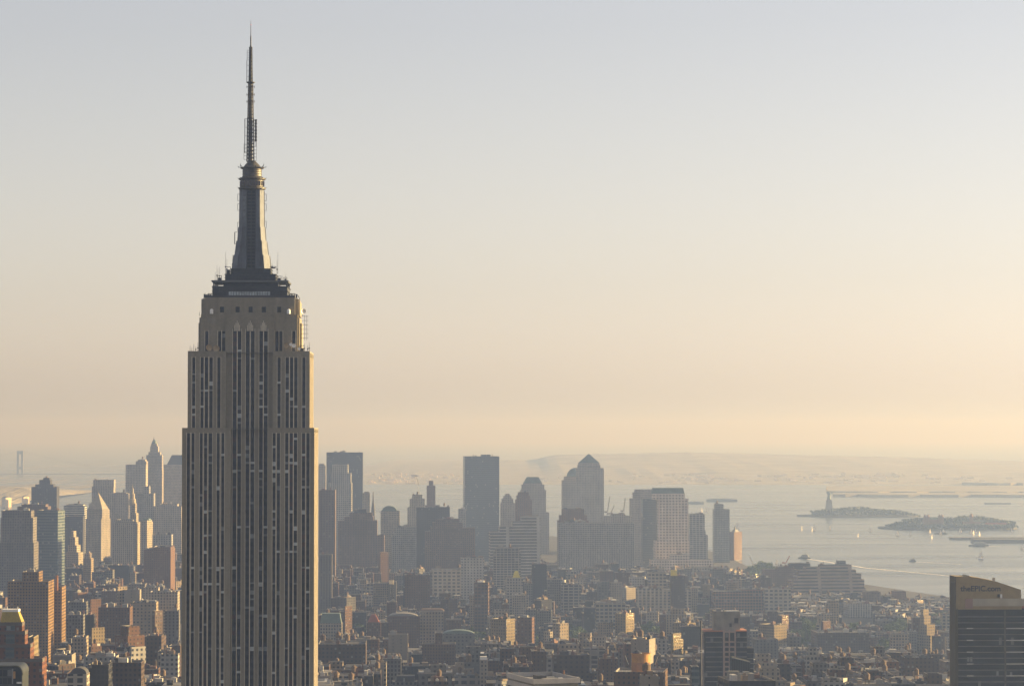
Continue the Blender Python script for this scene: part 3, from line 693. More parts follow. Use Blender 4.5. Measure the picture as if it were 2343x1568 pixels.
M_STONE = mat('pale_stone', (0.30, 0.26, 0.20), .8, noise=.2); M_GOLD = mat('gilded_roof', (0.30, 0.22, 0.03), .5, metal=.2, noise=.2, nscale=.3)
M_BRICK = mat('red_brick', (0.22, .085, .05), .85, noise=.2); M_TARP = mat('yellow_tarp', (.60, .50, .06), .7, noise=.15); M_GREY = mat('grey_stone', (.26, .25, .24), .8, noise=.2)
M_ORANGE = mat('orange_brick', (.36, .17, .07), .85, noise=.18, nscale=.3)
G = 1.7
# ---- downtown skyline, left of the tall tower
B('brick_tower', 'tower', 5500, G, 'dark', [(73, 137, 1113), (82, 128, 1107), (91, 120, 1097), (100, 117, 1092)], 'dark squat tower with a stepped top against the far water, at the left', cl=1)
B('office_tower', 'tower', 5800, G, 'stone', [(205, 262, 1150), (211, 265, 1112), (214, 265, 1097)], 'dark office tower with a flat top behind the sunlit pyramid tower', cl=1)
B('pyramid_tower', 'tower', 5000, -36, 'lime', [(197, 254, 1186), (200, 252, 1164)], 'sunlit pale stone tower with a pyramid roof and arcade', dep=23, ex=[('pyr', 201, 251, 1165, 1126, 'M_STONE'), ('lantern', 226, 1140, 1118, 1.6, 'M_DARK')], cl=0)
B('office_slab', 'office block', 5600, G, 'stone', [(253, 297, 1128), (262, 292, 1126)], 'dark slab between the flat topped tower and the statue topped tower', cl=2)
B('civic_tower', 'tower', 4800, -12, 'lime', [(257, 323, 1194), (264, 318, 1188)], 'stone civic building crowned by a tiered lantern with a statue', ex=[('box', 300, 318, 1190, 1172, 'lime', 'tower_stage'), ('box', 302, 314, 1172, 1150, 'lime', 'tower_stage'), ('lantern', 304, 1152, 1106, 6.0, 'M_STONE'), ('hip', 288, 316, 1192, 1186, 'copper', .8)], cl=0, dep=36)
B('civic_wing', 'building', 4790, -12, 'lime', [(322, 351, 1193), (326, 349, 1189)], 'stone wing with a green roof edge, right of the statue topped tower', ex=[('hip', 326, 349, 1190, 1185, 'copper', .7)], cl=0, dep=30)
B('bank_tower', 'tower', 6200, G, 'stone', [(288, 339, 1062), (311, 339, 1054), (316, 336, 1050)], 'broad ribbed grey tower left of the needle spired tower', cl=1, dep=45)
B('spire_tower', 'skyscraper', 6400, G, 'stone', [(331, 375, 1072), (335, 374, 1040), (340, 369, 1033), (344, 364, 1020), (346, 361, 1014)], 'stepped old skyscraper with a needle spire on a cupola', ex=[('dome', 347, 360, 1016, 1005, 'copper'), ('spire', 352.5, 1008, 998, 1.6, 'M_DARK')], cl=0)
B('hip_roof_tower', 'tower', 6500, G, 'stone', [(375, 432, 1062)], 'tower with a sloping hipped roof, half hidden behind the tall limestone tower', ex=[('hip', 382, 432, 1063, 1040, 'dark', .55)], cl=0, dep=45)
B('office_tower', 'tower', 5600, G, 'grey', [(314, 356, 1128), (329, 345, 1112)], 'grey block with a small raised drum below the needle spired tower', cl=1)
B('office_block', 'office block', 5400, G, 'stone', [(352, 420, 1157), (366, 410, 1152)], 'wide grey block at the foot of the hip roofed tower', cl=3)
B('office_block', 'office block', 4700, G, 'grey', [(350, 397, 1222)], 'flat grey block with a lit edge, below the wide grey block', cl=3)
B('apartment_tower', 'tower', 3950, G, 'redbrown', [(330, 402, 1256), (352, 400, 1250)], 'brick apartment tower with two orange sunlit bays beside the tall tower', dep=70, ex=[('rib', 3)], cl=2)
B('utility_tower', 'tower', 3900, G, 'stone', [(0, 90, 1240), (3, 86, 1183), (5, 80, 1167)], 'massive grey stone tower with sunlit corner steps at the left edge', dep=48, cl=3)
B('office_block', 'office block', 4550, G, 'brown', [(41, 118, 1158), (50, 112, 1153)], 'dark brown block rising behind the massive grey tower', cl=2)
B('glass_office', 'office block', 4100, -8, 'teal', [(86, 150, 1168), (88, 148, 1166)], 'banded teal glass office block right of the massive grey tower', cl=2)
B('striped_block', 'office block', 5400, G, 'band', [(147, 200, 1156), (152, 196, 1153)], 'pale striped block behind the banded teal office', cl=2)
B('office_block', 'office block', 5200, G, 'dark', [(148, 196, 1180)], 'dark block between the teal office and the pyramid tower', cl=2)
B('setback_building', 'building', 4600, -10, 'lime', [(152, 192, 1262), (157, 186, 1246), (161, 181, 1228), (164, 176, 1214)], 'stepped stone building with sunlit corners left of the pyramid tower', cl=0)
B('pilastered_building', 'building', 4400, -8, 'tan', [(192, 216, 1276), (196, 212, 1264)], 'tan building with sunlit vertical ribs under the pyramid tower', ex=[('rib', 4)], cl=1)
# ---- downtown skyline, right of the tall tower
B('office_tower', 'tower', 5800, G, 'stone', [(728, 746, 1064), (730, 743, 1060)], 'narrow stone tower peeping out beside the tall limestone tower', cl=0)
B('slab_tower', 'skyscraper', 6000, G, 'darkglass', [(747, 831, 1034)], 'broad dark slab tower with a flat top behind the pale gridded tower', cl=3, dep=45)
B('gridded_tower', 'tower', 5200, G, 'white', [(752, 806, 1104), (757, 804, 1081), (760, 797, 1062)], 'pale gridded tower with stepped shoulders before the dark slab', cl=2, dep=40)
B('office_tower', 'tower', 4200, G, 'brown', [(730, 769, 1120)], 'brown tower with an orange sunlit side next to the tall limestone tower', cl=1, dep=38)
B('office_tower', 'tower', 5500, G, 'lime', [(829, 847, 1127), (833, 845, 1124)], 'slim pale tower just right of the broad dark slab', cl=0)
B('church_spire', 'church', 5600, G, 'stone', [(850, 858, 1178)], 'tiny dark church spire between two downtown blocks', ex=[('spire', 854, 1178, 1124, 4.0, 'M_DARK')], cl=0, dep=9)
B('exchange_building', 'building', 4600, G, 'brown', [(774, 880, 1224), (774, 864, 1190), (788, 855, 1181), (800, 852, 1172)], 'massive brown brick building with a flat stepped top and sunlit edge', dep=45, cl=5, ex=[('box', 819, 839, 1174, 1163, 'dark')])
B('apartment_tower', 'tower', 4350, -60, 'redbrown', [(866, 889, 1262)], 'thin orange lit brick tower added for the sunlit wing of the massive brown building', cl=1, dep=14)  # separate tower added, turned sunward to show the wing's lit side
B('arched_tower', 'tower', 5000, G, 'lime', [(871, 915, 1168)], 'pale tower with a rounded barrel top', ex=[('vault', 874, 908, 1168, 1156, 'copper')], cl=0)
B('courthouse', 'building', 4900, G, 'grey', [(896, 963, 1226), (899, 960, 1218), (904, 957, 1205)], 'grey banded office building below the barrel topped tower', cl=4)
B('stepped_tower', 'tower', 5400, G, 'lime', [(925, 992, 1200), (932, 980, 1160), (937, 972, 1140), (943, 966, 1131)], 'pale stepped tower with ragged pinnacles at its top', cl=3)
B('brick_tower', 'tower', 5900, G, 'brick', [(966, 1006, 1155), (976, 996, 1110), (981, 991, 1099)], 'slender red brick tower with a narrow cap', cl=0)
B('office_block', 'office block', 4800, G, 'dark', [(953, 980, 1160), (979, 1029, 1159, None, 0, 'dark', 1)], 'dark two part block in front of the slender brick tower', cl=3)
B('stepped_building', 'building', 4700, G, 'brown', [(972, 1087, 1216), (985, 1087, 1207), (989, 1058, 1194), (996, 1050, 1186)], 'bulky brown stepped building with thin sunlit right edges', dep=45, cl=5)
B('glass_tower', 'skyscraper', 5600, 6, 'blueglass', [(1059, 1142, 1043)], 'tall plain blue grey glass tower with a flat top', dep=40, cl=2, ex=[('box', 1099, 1122, 1044, 1039, 'teal')])
B('office_block', 'office block', 5400, G, 'grey', [(1048, 1066, 1163)], 'low grey block tucked against the left side of the tall glass tower', cl=1)
B('stepped_tower', 'tower', 5600, G, 'stone', [(1144, 1178, 1150), (1147, 1174, 1140), (1151, 1170, 1134), (1155, 1166, 1129)], 'small ziggurat topped tower right of the tall glass tower', cl=0)
B('brick_tower', 'tower', 5300, G, 'brick', [(1178, 1217, 1142), (1181, 1212, 1132), (1184, 1209, 1125)], 'red brick tower with chamfered top before the flat pyramid tower', cl=1)
B('trade_tower', 'skyscraper', 6000, G, 'stone', [(1188, 1256, 1172), (1189, 1249, 1120), (1192, 1245, 1108), (1196, 1240, 1104)], 'stepped office tower with a truncated pyramid roof', ex=[('hip', 1196, 1240, 1105, 1090, 'copper', .62)], cl=0, dep=48)
B('banded_building', 'building', 4500, 4, 'band', [(1118, 1236, 1216), (1140, 1236, 1204), (1170, 1236, 1192), (1190, 1235, 1180)], 'white striped office building rising in steps to the right', dep=36, cl=3)
B('trade_tower', 'skyscraper', 6000, G, 'stone', [(1284, 1381, 1102), (1317, 1381, 1070), (1320, 1373, 1063), (1322, 1371, 1058)], 'stepped office tower with a pointed green pyramid roof', ex=[('pyr', 1322, 1371, 1058, 1037, 'copper')], cl=0, dep=50)
B('domed_tower', 'tower', 6080, G, 'stone', [(1284, 1324, 1098), (1289, 1324, 1089)], 'tower with a round green dome, left of the pointed pyramid tower', ex=[('dome', 1296, 1338, 1089, 1069, 'copper')], cl=0, dep=40)
B('brick_block', 'building', 4900, G, 'redbrown', [(1274, 1346, 1190), (1278, 1342, 1178), (1284, 1336, 1163)], 'reddish unfinished block with sunlit scaffolded floors', cl=5)
B('office_block', 'office block', 4700, G, 'grey', [(1275, 1450, 1196), (1290, 1340, 1193)], 'long dark grey block below the cranes', dep=45, cl=9)
B('office_block', 'office block', 5200, G, 'stone', [(1378, 1446, 1180), (1396, 1430, 1175)], 'grey block the cranes stand behind', cl=4)
B('trade_tower', 'skyscraper', 5500, G, 'stone', [(1439, 1500, 1140), (1446, 1500, 1126), (1450, 1498, 1119)], 'broad stepped office tower left of the pink gridded tower', dep=45, cl=0)
B('gridded_tower', 'skyscraper', 5000, 2.5, 'pinkgrid', [(1494, 1576, 1236), (1502, 1574, 1140), (1490, 1566, 1128)], 'pinkish stone tower with a bold window grid and green roof', ex=[('hip', 1488, 1565, 1128, 1115, 'copper', .92)], dep=36, cl=0)
B('glass_block', 'office block', 5050, 2.5, 'blueglass', [(1466, 1506, 1140)], 'dark glass flank joined to the left of the pink gridded tower', cl=1, dep=32)
B('office_block', 'office block', 4900, G, 'pinkgrid', [(1484, 1630, 1280), (1530, 1576, 1268)], 'low pink stone podium below the pink gridded tower', dep=40, cl=6)
B('unfinished_tower', 'tower', 5500, G, 'concrete', [(1570, 1618, 1222), (1574, 1613, 1212), (1574, 1611, 1175)], 'concrete tower under construction with open top floors', cl=2)
B('apartment_tower', 'tower', 5600, G, 'greyglass', [(1629, 1668, 1164), (1632, 1654, 1152)], 'round shouldered apartment tower of brick and glass near the water', cl=1, dep=28)
B('apartment_tower', 'tower', 5700, -42, 'redbrown', [(1667, 1696, 1216)], 'sunlit brick apartment tower with a peaked top at the waterside', ex=[('hip', 1672, 1690, 1216, 1210, 'M_GREY', .5), ('spire', 1680, 1210, 1201, 2.5, 'M_GREY')], cl=0, dep=26)
B('loft_building', 'building', 4600, G, 'white', [(1582, 1668, 1297)], 'long white gridded building below the round shouldered tower', cl=4)
B('apartment_tower', 'tower', 4200, G, 'concrete', [(1128, 1191, 1262), (1132, 1188, 1252)], 'dark tower with a pale concrete grid below the white striped building', cl=3)
# ---- the wide stepped block by the river and its neighbours
B('terminal_building', 'building', 4300, 9, 'brownband', [(1790, 1978, 1345), (1800, 1975, 1325), (1812, 1968, 1312), (1818, 1956, 1303), (1835, 1946, 1296), (1869, 1946, 1291)], 'wide brown banded building stepping down to the river', dep=44, ex=[('box', 1911, 1933, 1294, 1281, 'greyglass')], cl=3)
B('brick_block', 'building', 4450, G, 'brown', [(1742, 1822, 1302), (1772, 1816, 1296)], 'brown block left of the wide banded riverside building', cl=5)
B('rooftop_block', 'building', 4600, G, 'dark', [(1800, 1852, 1288)], 'dark box shaped block peeping over the brown block by the river', cl=1)
B('loft_building', 'building', 3600, G, 'loft', [(1742, 1807, 1346)], 'pale gridded loft building in front of the wide banded building', cl=3)
B('loft_building', 'building', 3620, G, 'redloft', [(1625, 1744, 1352), (1690, 1742, 1347)], 'long reddish loft building with a pale roof line', cl=5)
B('brick_block', 'building', 3950, 6, 'grey', [(1927, 1992, 1380)], 'grey gridded building under the right end of the wide banded building', cl=4)
B('brick_block', 'building', 4200, 4, 'brown', [(1970, 2012, 1352), (1940, 2010, 1368)], 'low stepped brown block at the foot of the riverside building', cl=2)
B('brick_warehouse', 'building', 4200, G, 'redbrown', [(2034, 2078, 1366), (2036, 2070, 1351)], 'red brick warehouse at the water with a white sail on its wall', ex=[('box', 2054, 2060, 1372, 1357, 'M_WHITE', 'mural')], cl=1)
B('river_shed', 'building', 4350, 6, 'palebrick', [(2085, 2170, 1369), (2112, 2170, 1366)], 'long low shed along the river near the right', cl=3)
B('river_shed', 'building', 4300, 3, 'brown', [(1990, 2044, 1372)], 'low brown shed left of the red brick warehouse', cl=2)
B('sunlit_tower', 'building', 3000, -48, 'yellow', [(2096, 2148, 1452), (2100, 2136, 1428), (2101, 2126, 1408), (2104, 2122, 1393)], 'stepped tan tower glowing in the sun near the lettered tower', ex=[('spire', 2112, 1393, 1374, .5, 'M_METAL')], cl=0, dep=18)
B('dark_block', 'building', 2850, G, 'dark', [(2128, 2150, 1454)], 'dark narrow block before the glowing tan tower', cl=1)
B('warehouse', 'building', 2900, 2, 'brown', [(1853, 1985, 1446)], 'very wide dark brown warehouse with small windows at the right', dep=50, cl=7)
B('brick_building', 'building', 3050, -44, 'brick', [(1876, 1898, 1420)], 'small orange lit brick block above the very wide warehouse', cl=1)
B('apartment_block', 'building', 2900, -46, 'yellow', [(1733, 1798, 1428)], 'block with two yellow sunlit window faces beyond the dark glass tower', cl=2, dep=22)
B('brick_building', 'building', 3050, -40, 'brick', [(1776, 1802, 1406)], 'red brick building with sunlit windows behind the yellow faced block', cl=2, roof='silver')
B('office_block', 'building', 2500, G, 'grey', [(1720, 1778, 1461)], 'plain grey block just right of the dark glass tower', cl=2)
# ---- middle distance, centre
B('loft_building', 'building', 3550, -3, 'loft', [(1454, 1580, 1348), (1454, 1512, 1345)], 'big pale loft building with large square windows, left of the dark glass tower', dep=45, cl=7)
B('loft_building', 'building', 3750, -6, 'white', [(1437, 1476, 1319)], 'white gridded loft building above the big pale loft building', cl=2)
B('loft_building', 'building', 4000, G, 'loft', [(1480, 1523, 1308)], 'tan loft with a pale cornice below the pink stone podium', ex=[('cornice',)], cl=3)
B('brick_block', 'building', 3900, G, 'brown', [(1531, 1566, 1316)], 'brown block with a yellow wrapped roof structure', ex=[('box', 1533, 1548, 1318, 1303, 'M_TARP', 'tarpaulin'), ('spire', 1543, 1303, 1294, 2.0, 'M_STONE')], cl=1)
B('office_block', 'building', 3500, G, 'grey', [(1364, 1392, 1330), (1394, 1422, 1331, None, 0, 'palebrick', 1)], 'pale grey block split by a dark vertical gap', cl=2)
B('loft_building', 'building', 3200, G, 'loft', [(1360, 1430, 1378)], 'tan loft below the split grey block', cl=4)
B('loft_building', 'building', 3400, G, 'concrete', [(1282, 1328, 1337)], 'concrete gridded loft left of the split grey block', cl=3)
B('loft_building', 'building', 3450, G, 'grey', [(1250, 1284, 1323)], 'grey loft with a white upper band beside the concrete loft', ex=[('cornice',)], cl=2)
B('office_block', 'building', 3900, G, 'dark', [(1216, 1250, 1289)], 'dark block with a pale top edge below the white striped building', cl=3, roof='silver')
B('honeycomb_block', 'building', 3300, G, 'white', [(1158, 1196, 1320)], 'bright white honeycomb windowed block with a yellow roof cap', ex=[('hip', 1172, 1190, 1320, 1305, 'M_TARP', .4)], cl=1)
B('loft_building', 'building', 3700, G, 'loft', [(988, 1076, 1302)], 'pale loft building below the bulky brown stepped building', cl=6)
B('loft_building', 'building', 4000, G, 'white', [(1054, 1107, 1275)], 'white loft rising behind the pale loft in the centre', cl=3)
B('loft_building', 'building', 3150, -4, 'redloft', [(1084, 1119, 1331)], 'small reddish loft with big windows below the pale loft', ex=[('box', 1092, 1108, 1331, 1327, 'M_WHITE', 'roof_sign')], cl=1)
B('brick_block', 'building', 3300, G, 'redbrown', [(926, 984, 1314)], 'dark red block left of the pale loft in the centre', cl=4)
B('office_block', 'building', 3300, G, 'stone', [(731, 761, 1267)], 'grey block with a lit edge under the orange sided brown tower', cl=1)
B('brick_building', 'building', 3000, G, 'brick', [(1148, 1164, 1381)], 'tall thin brick building below the white honeycomb block', cl=1)
B('apartment_block', 'building', 2500, -34, 'yellow', [(1122, 1178, 1415)], 'block with a yellow sunlit end below the thin brick building', cl=2, dep=16)
B('brick_building', 'building', 2550, -10, 'brick', [(1182, 1222, 1411)], 'red brick block with lit corners right of the yellow ended block', cl=2)
B('brick_building', 'building', 2750, -42, 'tan', [(1264, 1300, 1425)], 'low orange sunlit pair of roofs near the tree clump', cl=2)
B('brick_building', 'building', 2700, -42, 'tan', [(1366, 1402, 1423)], 'low sunlit tan building below the tan loft', cl=1)
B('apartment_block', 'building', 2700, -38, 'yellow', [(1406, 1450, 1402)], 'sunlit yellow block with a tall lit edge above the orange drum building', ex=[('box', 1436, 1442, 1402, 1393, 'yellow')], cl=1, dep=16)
B('villa_block', 'building', 2900, G, 'lime', [(962, 1015, 1396)], 'cream classical building with a dark overhanging roof', ex=[('hip', 960, 1017, 1397, 1391, 'brown', .8), ('cornice',)], cl=0)
B('armoury', 'building', 2750, G, 'brick', [(889, 962, 1408)], 'brick building with a curved blue grey roof left of the cream classical one', ex=[('vault', 890, 957, 1410, 1400, 'grey')], cl=0)
B('church', 'church', 2700, G, 'brick', [(840, 872, 1422)], 'brick church with a steep red roof', ex=[('hip', 841, 869, 1423, 1404, 'red', .35)], cl=0)
B('mansard_building', 'building', 2600, G, 'lime', [(733, 784, 1424)], 'building with a green mansard roof beside the tall tower base', ex=[('hip', 733, 783, 1425, 1401, 'copper', .85)], cl=2)
B('brick_building', 'building', 2650, -30, 'brick', [(790, 804, 1386)], 'thin red lit building right of the green mansard roof', cl=0)
B('market_hall', 'building', 2600, 3, 'grey', [(1012, 1086, 1448)], 'long low hall with a bright green copper roof', ex=[('vault', 1013, 1085, 1450, 1439, 'copper')], cl=0, dep=24)
B('blank_block', 'building', 2350, G, 'blank', [(889, 934, 1450)], 'tan block with blank side walls below the curved roof building', cl=1)
B('brick_building', 'building', 2300, G, 'brick', [(848, 868, 1461)], 'small dark red block left of the blank tan block', cl=1)
B('warehouse', 'building', 2050, G, 'brown', [(729, 840, 1472)], 'big brown warehouse with water tanks at the foot of the tall tower', ex=[('tank', 775, 1446), ('tank', 796, 1452), ('tank', 740, 1452)], cl=4, dep=44)
B('warehouse', 'building', 2250, G, 'redbrown', [(966, 1043, 1472), (996, 1012, 1447)], 'large dark red building with a tall roof block in the lower centre', cl=3)
B('tank_house', 'building', 2000, G, 'tan', [(1062, 1084, 1528)], 'small tan tower carrying a bright wooden water tank', ex=[('tank', 1072, 1502, 0, 2.4, 5.0)], cl=0, dep=9)
B('loft_building', 'building', 1950, G, 'loft', [(1040, 1098, 1545)], 'loft with a row of square windows at the lower edge, centre', cl=3)
B('framed_building', 'building', 1880, G, 'palebrick', [(1097, 1116, 1508)], 'narrow pale building with framed roof openings, lower centre', ex=[('box', 1098, 1114, 1508, 1500, 'M_WHITE', 'roof_sign')], cl=1)
B('plant_building', 'building', 1950, G, 'grey', [(898, 955, 1558)], 'low grey roof with a dark cooling plant at the lower edge', ex=[('box', 908, 949, 1556, 1543, 'M_DARK', 'cooling_plant')], cl=3, roof='silver')
# ---- near right
B('office_block', 'building', 2300, G, 'palebrick', [(1352, 1385, 1455)], 'pale square block with an empty wall behind the framed grey block', cl=1)
B('framed_building', 'building', 2100, G, 'concrete', [(1333, 1383, 1482)], 'pale grey block with large framed openings near the round orange drum', cl=2)
B('apartment_block', 'building', 1900, G, 'brown', [(1263, 1348, 1497)], 'tan brown apartment block above the white rimmed roof', cl=4)
B('brick_building', 'building', 1880, G, 'redbrown', [(1367, 1412, 1505)], 'dark red building left of the round orange drum', cl=3, roof='silver')
B('octagon_block', 'building', 1900, -20, 'blank', [(1442, 1498, 1461)], 'plain tan block behind the round orange drum', cl=3)
B('apartment_block', 'building', 2200, -40, 'yellow', [(1533, 1562, 1462), (1535, 1557, 1448)], 'slim yellow lit tower between the orange drum and the dark glass tower', cl=1, dep=15)
B('office_block', 'building', 2180, G, 'white', [(1500, 1527, 1460)], 'pale block with a dark lower half right of the plain tan block', cl=1)
B('loft_building', 'building', 1900, G, 'palebrick', [(1533, 1553, 1508)], 'pale narrow building with paired windows under the slim yellow tower', cl=1)
B('apartment_block', 'building', 2600, -42, 'yellow', [(1538, 1590, 1424)], 'low cream lit block above the slim yellow tower', cl=2, dep=14)
B('office_block', 'building', 2500, G, 'dark', [(1552, 1603, 1432)], 'dark grey block left of the dark mast', cl=3)
B('stair_building', 'building', 1700, G, 'teal', [(1576, 1598, 1524)], 'narrow greenish building at the foot of the dark mast', cl=1, dep=14)
B('brick_building', 'building', 3000, G, 'tan', [(1622, 1637, 1392)], 'thin building with sunlit windows above the dark glass tower', cl=0)
B('plain_block', 'building', 1500, G, 'blank', [(1462, 1505, 1545)], 'plain pale block in front of the round orange drum', cl=2, dep=14)
B('flat_roof_block', 'building', 1500, 8, 'dark', [(1640, 1772, 1556)], 'flat dark roof at the lower edge under the dark glass tower', cl=5, dep=30)
B('framed_building', 'building', 1880, G, 'concrete', [(1805, 1831, 1521)], 'narrow pale framed building right of the dark flat roof', cl=1)
B('store_building', 'building', 1800, G, 'white', [(1876, 1926, 1555)], 'low white fronted building at the lower edge, right', cl=2)
B('apartment_block', 'building', 2000, G, 'brown', [(2056, 2132, 1503)], 'brown apartment block left of the lettered tower', cl=4)
# ---- near left
B('apartment_slab', 'building', 2300, G, 'slab', [(20, 126, 1329), (112, 153, 1341, 30, 40, 'slab', 1), (53, 100, 1307)], 'large brick apartment slab with two orange sunlit ends at the left', dep=40, ex=[('box', 129, 135, 1345, 1315, 'M_ORANGE', 'chimney')], cl=2)
B('loft_building', 'building', 2900, -42, 'tan', [(272, 290, 1341)], 'small square tan building catching the sun left of the tall tower', cl=1)
B('office_block', 'building', 2900, G, 'blank', [(286, 325, 1348)], 'plain tan block right of the small sunlit tan building', cl=2)
B('office_block', 'building', 3000, G, 'palebrick', [(329, 367, 1343)], 'pale grey block against the left side of the tall tower', cl=3)
B('loft_building', 'building', 2800, G, 'palebrick', [(344, 413, 1353)], 'pale window gridded block touching the left side of the tall tower', cl=3)
B('loft_building', 'building', 2650, G, 'tan', [(305, 364, 1376)], 'tan block below the pale window gridded block', cl=4)
B('warehouse', 'building', 2500, G, 'redbrown', [(227, 306, 1388)], 'dark red brown block with a sunlit window bay, left of the tall tower', cl=5)
B('brick_building', 'building', 2550, -42, 'brick', [(212, 229, 1370)], 'small red sunlit building left of the dark red brown block', cl=0)
B('office_block', 'building', 2400, G, 'grey', [(155, 197, 1405)], 'grey block with a sunlit window side right of the apartment slab', cl=2)
B('dark_block', 'building', 2380, G, 'dark', [(197, 221, 1405)], 'small dark block right of the grey block with the sunlit side', cl=1)
B('office_block', 'building', 2800, G, 'grey', [(155, 204, 1376)], 'grey gridded block behind the apartment slab', cl=3)
B('corner_building', 'building', 1950, -46, 'white', [(300, 336, 1479)], 'white corner building with a blazing sunlit wall, lower left', cl=1)
B('white_building', 'building', 1900, G, 'white', [(369, 413, 1495)], 'white gridded building at the lower left side of the tall tower', cl=2)
B('warehouse', 'building', 1800, G, 'brown', [(247, 333, 1514)], 'wide brown block below the white corner building', cl=5)
B('loft_building', 'building', 1700, G, 'loft', [(157, 208, 1540)], 'loft with a curved metal roof at the lower edge, left', ex=[('vault', 166, 204, 1540, 1524, 'dark')], cl=0)
B('dark_block', 'building', 1750, G, 'dark', [(205, 260, 1519)], 'dark block with a lit narrow side at the lower edge, left', cl=3, dep=22)
B('brick_building', 'building', 2400, -25, 'brown', [(350, 374, 1396)], 'small brown block with lit side near the tall tower', cl=1)
B('office_block', 'building', 2350, G, 'grey', [(379, 414, 1396)], 'tall grey block directly left of the tall tower base', cl=2)
B('brick_building', 'building', 2200, -46, 'yellow', [(221, 232, 1435)], 'sliver of a yellow lit building below the dark red brown block', cl=0)
B('low_white_building', 'building', 1980, G, 'white', [(194, 276, 1500)], 'low white roofed building with plant boxes, lower left', cl=6, roof='silver')
# ------------------------------------------------------------------ near buildings with shapes of their own
def gold_building():
    r = B('gold_roof_building', 'building', 1700, G, facade('facade_gold', (0.12, 0.05, 0.026), G1, 3.6, 3.5, .4, .5, .06), [(-62, 110, 1505), (-20, 81, 1472), (-6, 67, 1442), (2, 59, 1422)],
          'stepped dark red building with a gold sloping roof at the left edge', cl=0, dep=20, tank=0)
    D = 1700; yc = r.location.y
    def X(px, y): return (px - CX) / F * y
    up = [o for o in r.children if o.name.startswith('upper_tier')][-1]
    bb = [v.co for v in up.data.vertices]; x0, x1 = min(v.x for v in bb), max(v.x for v in bb); y0, y1 = min(v.y for v in bb), max(v.y for v in bb); zt = max(v.z for v in bb)
    h = 27 * D / F
    MB().frustum(x0 + .3, x1 - .2, y0 + .2, y1 - .2, zt - .05, x0 + 1.4, x1 - 2.6, y0 + 1.6, y1 - 2, zt + h - 1).build('gold_roof', M_GOLD, r)
    q = MB().box(x0 + 1.2, x1 - 2.4, y0 + 1.5, y1 - 1.9, zt + h - 1, zt + h + .5)
    for k in (.3, .95): q.box(x0 + 1.2 + (x1 - x0 - 3.6) * k - .25, x0 + 1.2 + (x1 - x0 - 3.6) * k + .25, y0 + 2, y0 + 2.5, zt + h + .5, zt + h + 2.2)
    q.build('parapet', M_WHITE, r)
    xm = (x0 + x1) / 2
    zs = zt
    for o in [o for o in r.children if o.name.startswith(('upper_tier', 'wall'))]:
        c_ = [v.co for v in o.data.vertices]; a0, b0, t1 = min(v.x for v in c_), min(v.y for v in c_), max(v.z for v in c_); bx = max(v.x for v in c_)
        q = MB().box(xm - 2.6, xm + 2.6, b0 - .5, b0 + .2, t1 - 12, t1 - 2)
        q.build('glass_bay', sty('teal'), r)
        q = MB().box(a0 - .15, bx + .15, b0 - .25, b0 - .003, t1 - 2.0, t1 - .3)
        q.box(bx + .003, bx + .2, b0, b0 + 10, t1 - 2.2, t1 - .2); q.build('band_course', mat('band_dark', (.09, .075, .06), .8, noise=.2), r)
gold_building()
B('brick_building', 'building', 1810, G, 'yellow', [(66, 91, 1456)], 'narrow building with yellow lit windows behind the gold roofed building', cl=1, dep=22, tank=0)
def curved_building():
    D = 1300; s = F / D; c = at(20, 1540, D); r = empty('curved_roof_building', (c.x, D, 0), radians(G))
    tag(r, 'dark building with a curved glass roof shoulder in the bottom left corner', 'building')
    Z = lambda y: ZC + (YH - y) / s; Xm = lambda px: (px - 20) / s
    P = [(Xm(-60), 20), (Xm(49.5), 20), (Xm(49.5), Z(1540))] + [(Xm(37) + Xm(33) * 0 + (Xm(50.5) - Xm(37)) * sin(a * pi / 16), Z(1540) + (Z(1520) - Z(1540)) * cos(a * pi / 16)) for a in range(8, -1, -1)] + [(Xm(-60), Z(1520))]
    MB().prism(P, 0, 22).build('shell', mat('curved_cladding', (.022, .026, .024), .5, metal=.1, noise=.25, nscale=.2), r)
    pts = [(Xm(-60), Z(1519.6))] + [(Xm(37) + (Xm(51.5) - Xm(37)) * sin(a * pi / 16), Z(1540) + (Z(1519.6) - Z(1540)) * cos(a * pi / 16)) for a in range(0, 9)]
    q = MB()
    for p, n_ in zip(pts, pts[1:]): q.tube((p[0], -.35, p[1]), (n_[0], -.35, n_[1]), .3, n=5)
    q.build('roof_edge', mat('edge_olive', (.14, .13, .09), .6, noise=.1), r)
    MB().box(Xm(-60), Xm(36), -.35, -.05, 90, Z(1525)).build('curtain_wall', facade('facade_curved', (.05, .055, .055), (.02, .025, .03), 2.2, 3.7, .86, .75, .08, gr=.1), r)
    MB().box(Xm(28), Xm(30.5), -1.1, -.4, Z(1560), Z(1526)).build('mullion_mast', M_METAL, r)
    MB().box(Xm(30.6), Xm(35.5), -.9, -.4, Z(1548), Z(1532)).build('lit_panel', mat('copper_panel', (.45, .26, .10), .5, metal=.3), r)
    MB().box(Xm(38), Xm(49.2), -.25, -.03, Z(1560), Z(1556)).build('band', M_WHITE, r)
curved_building()

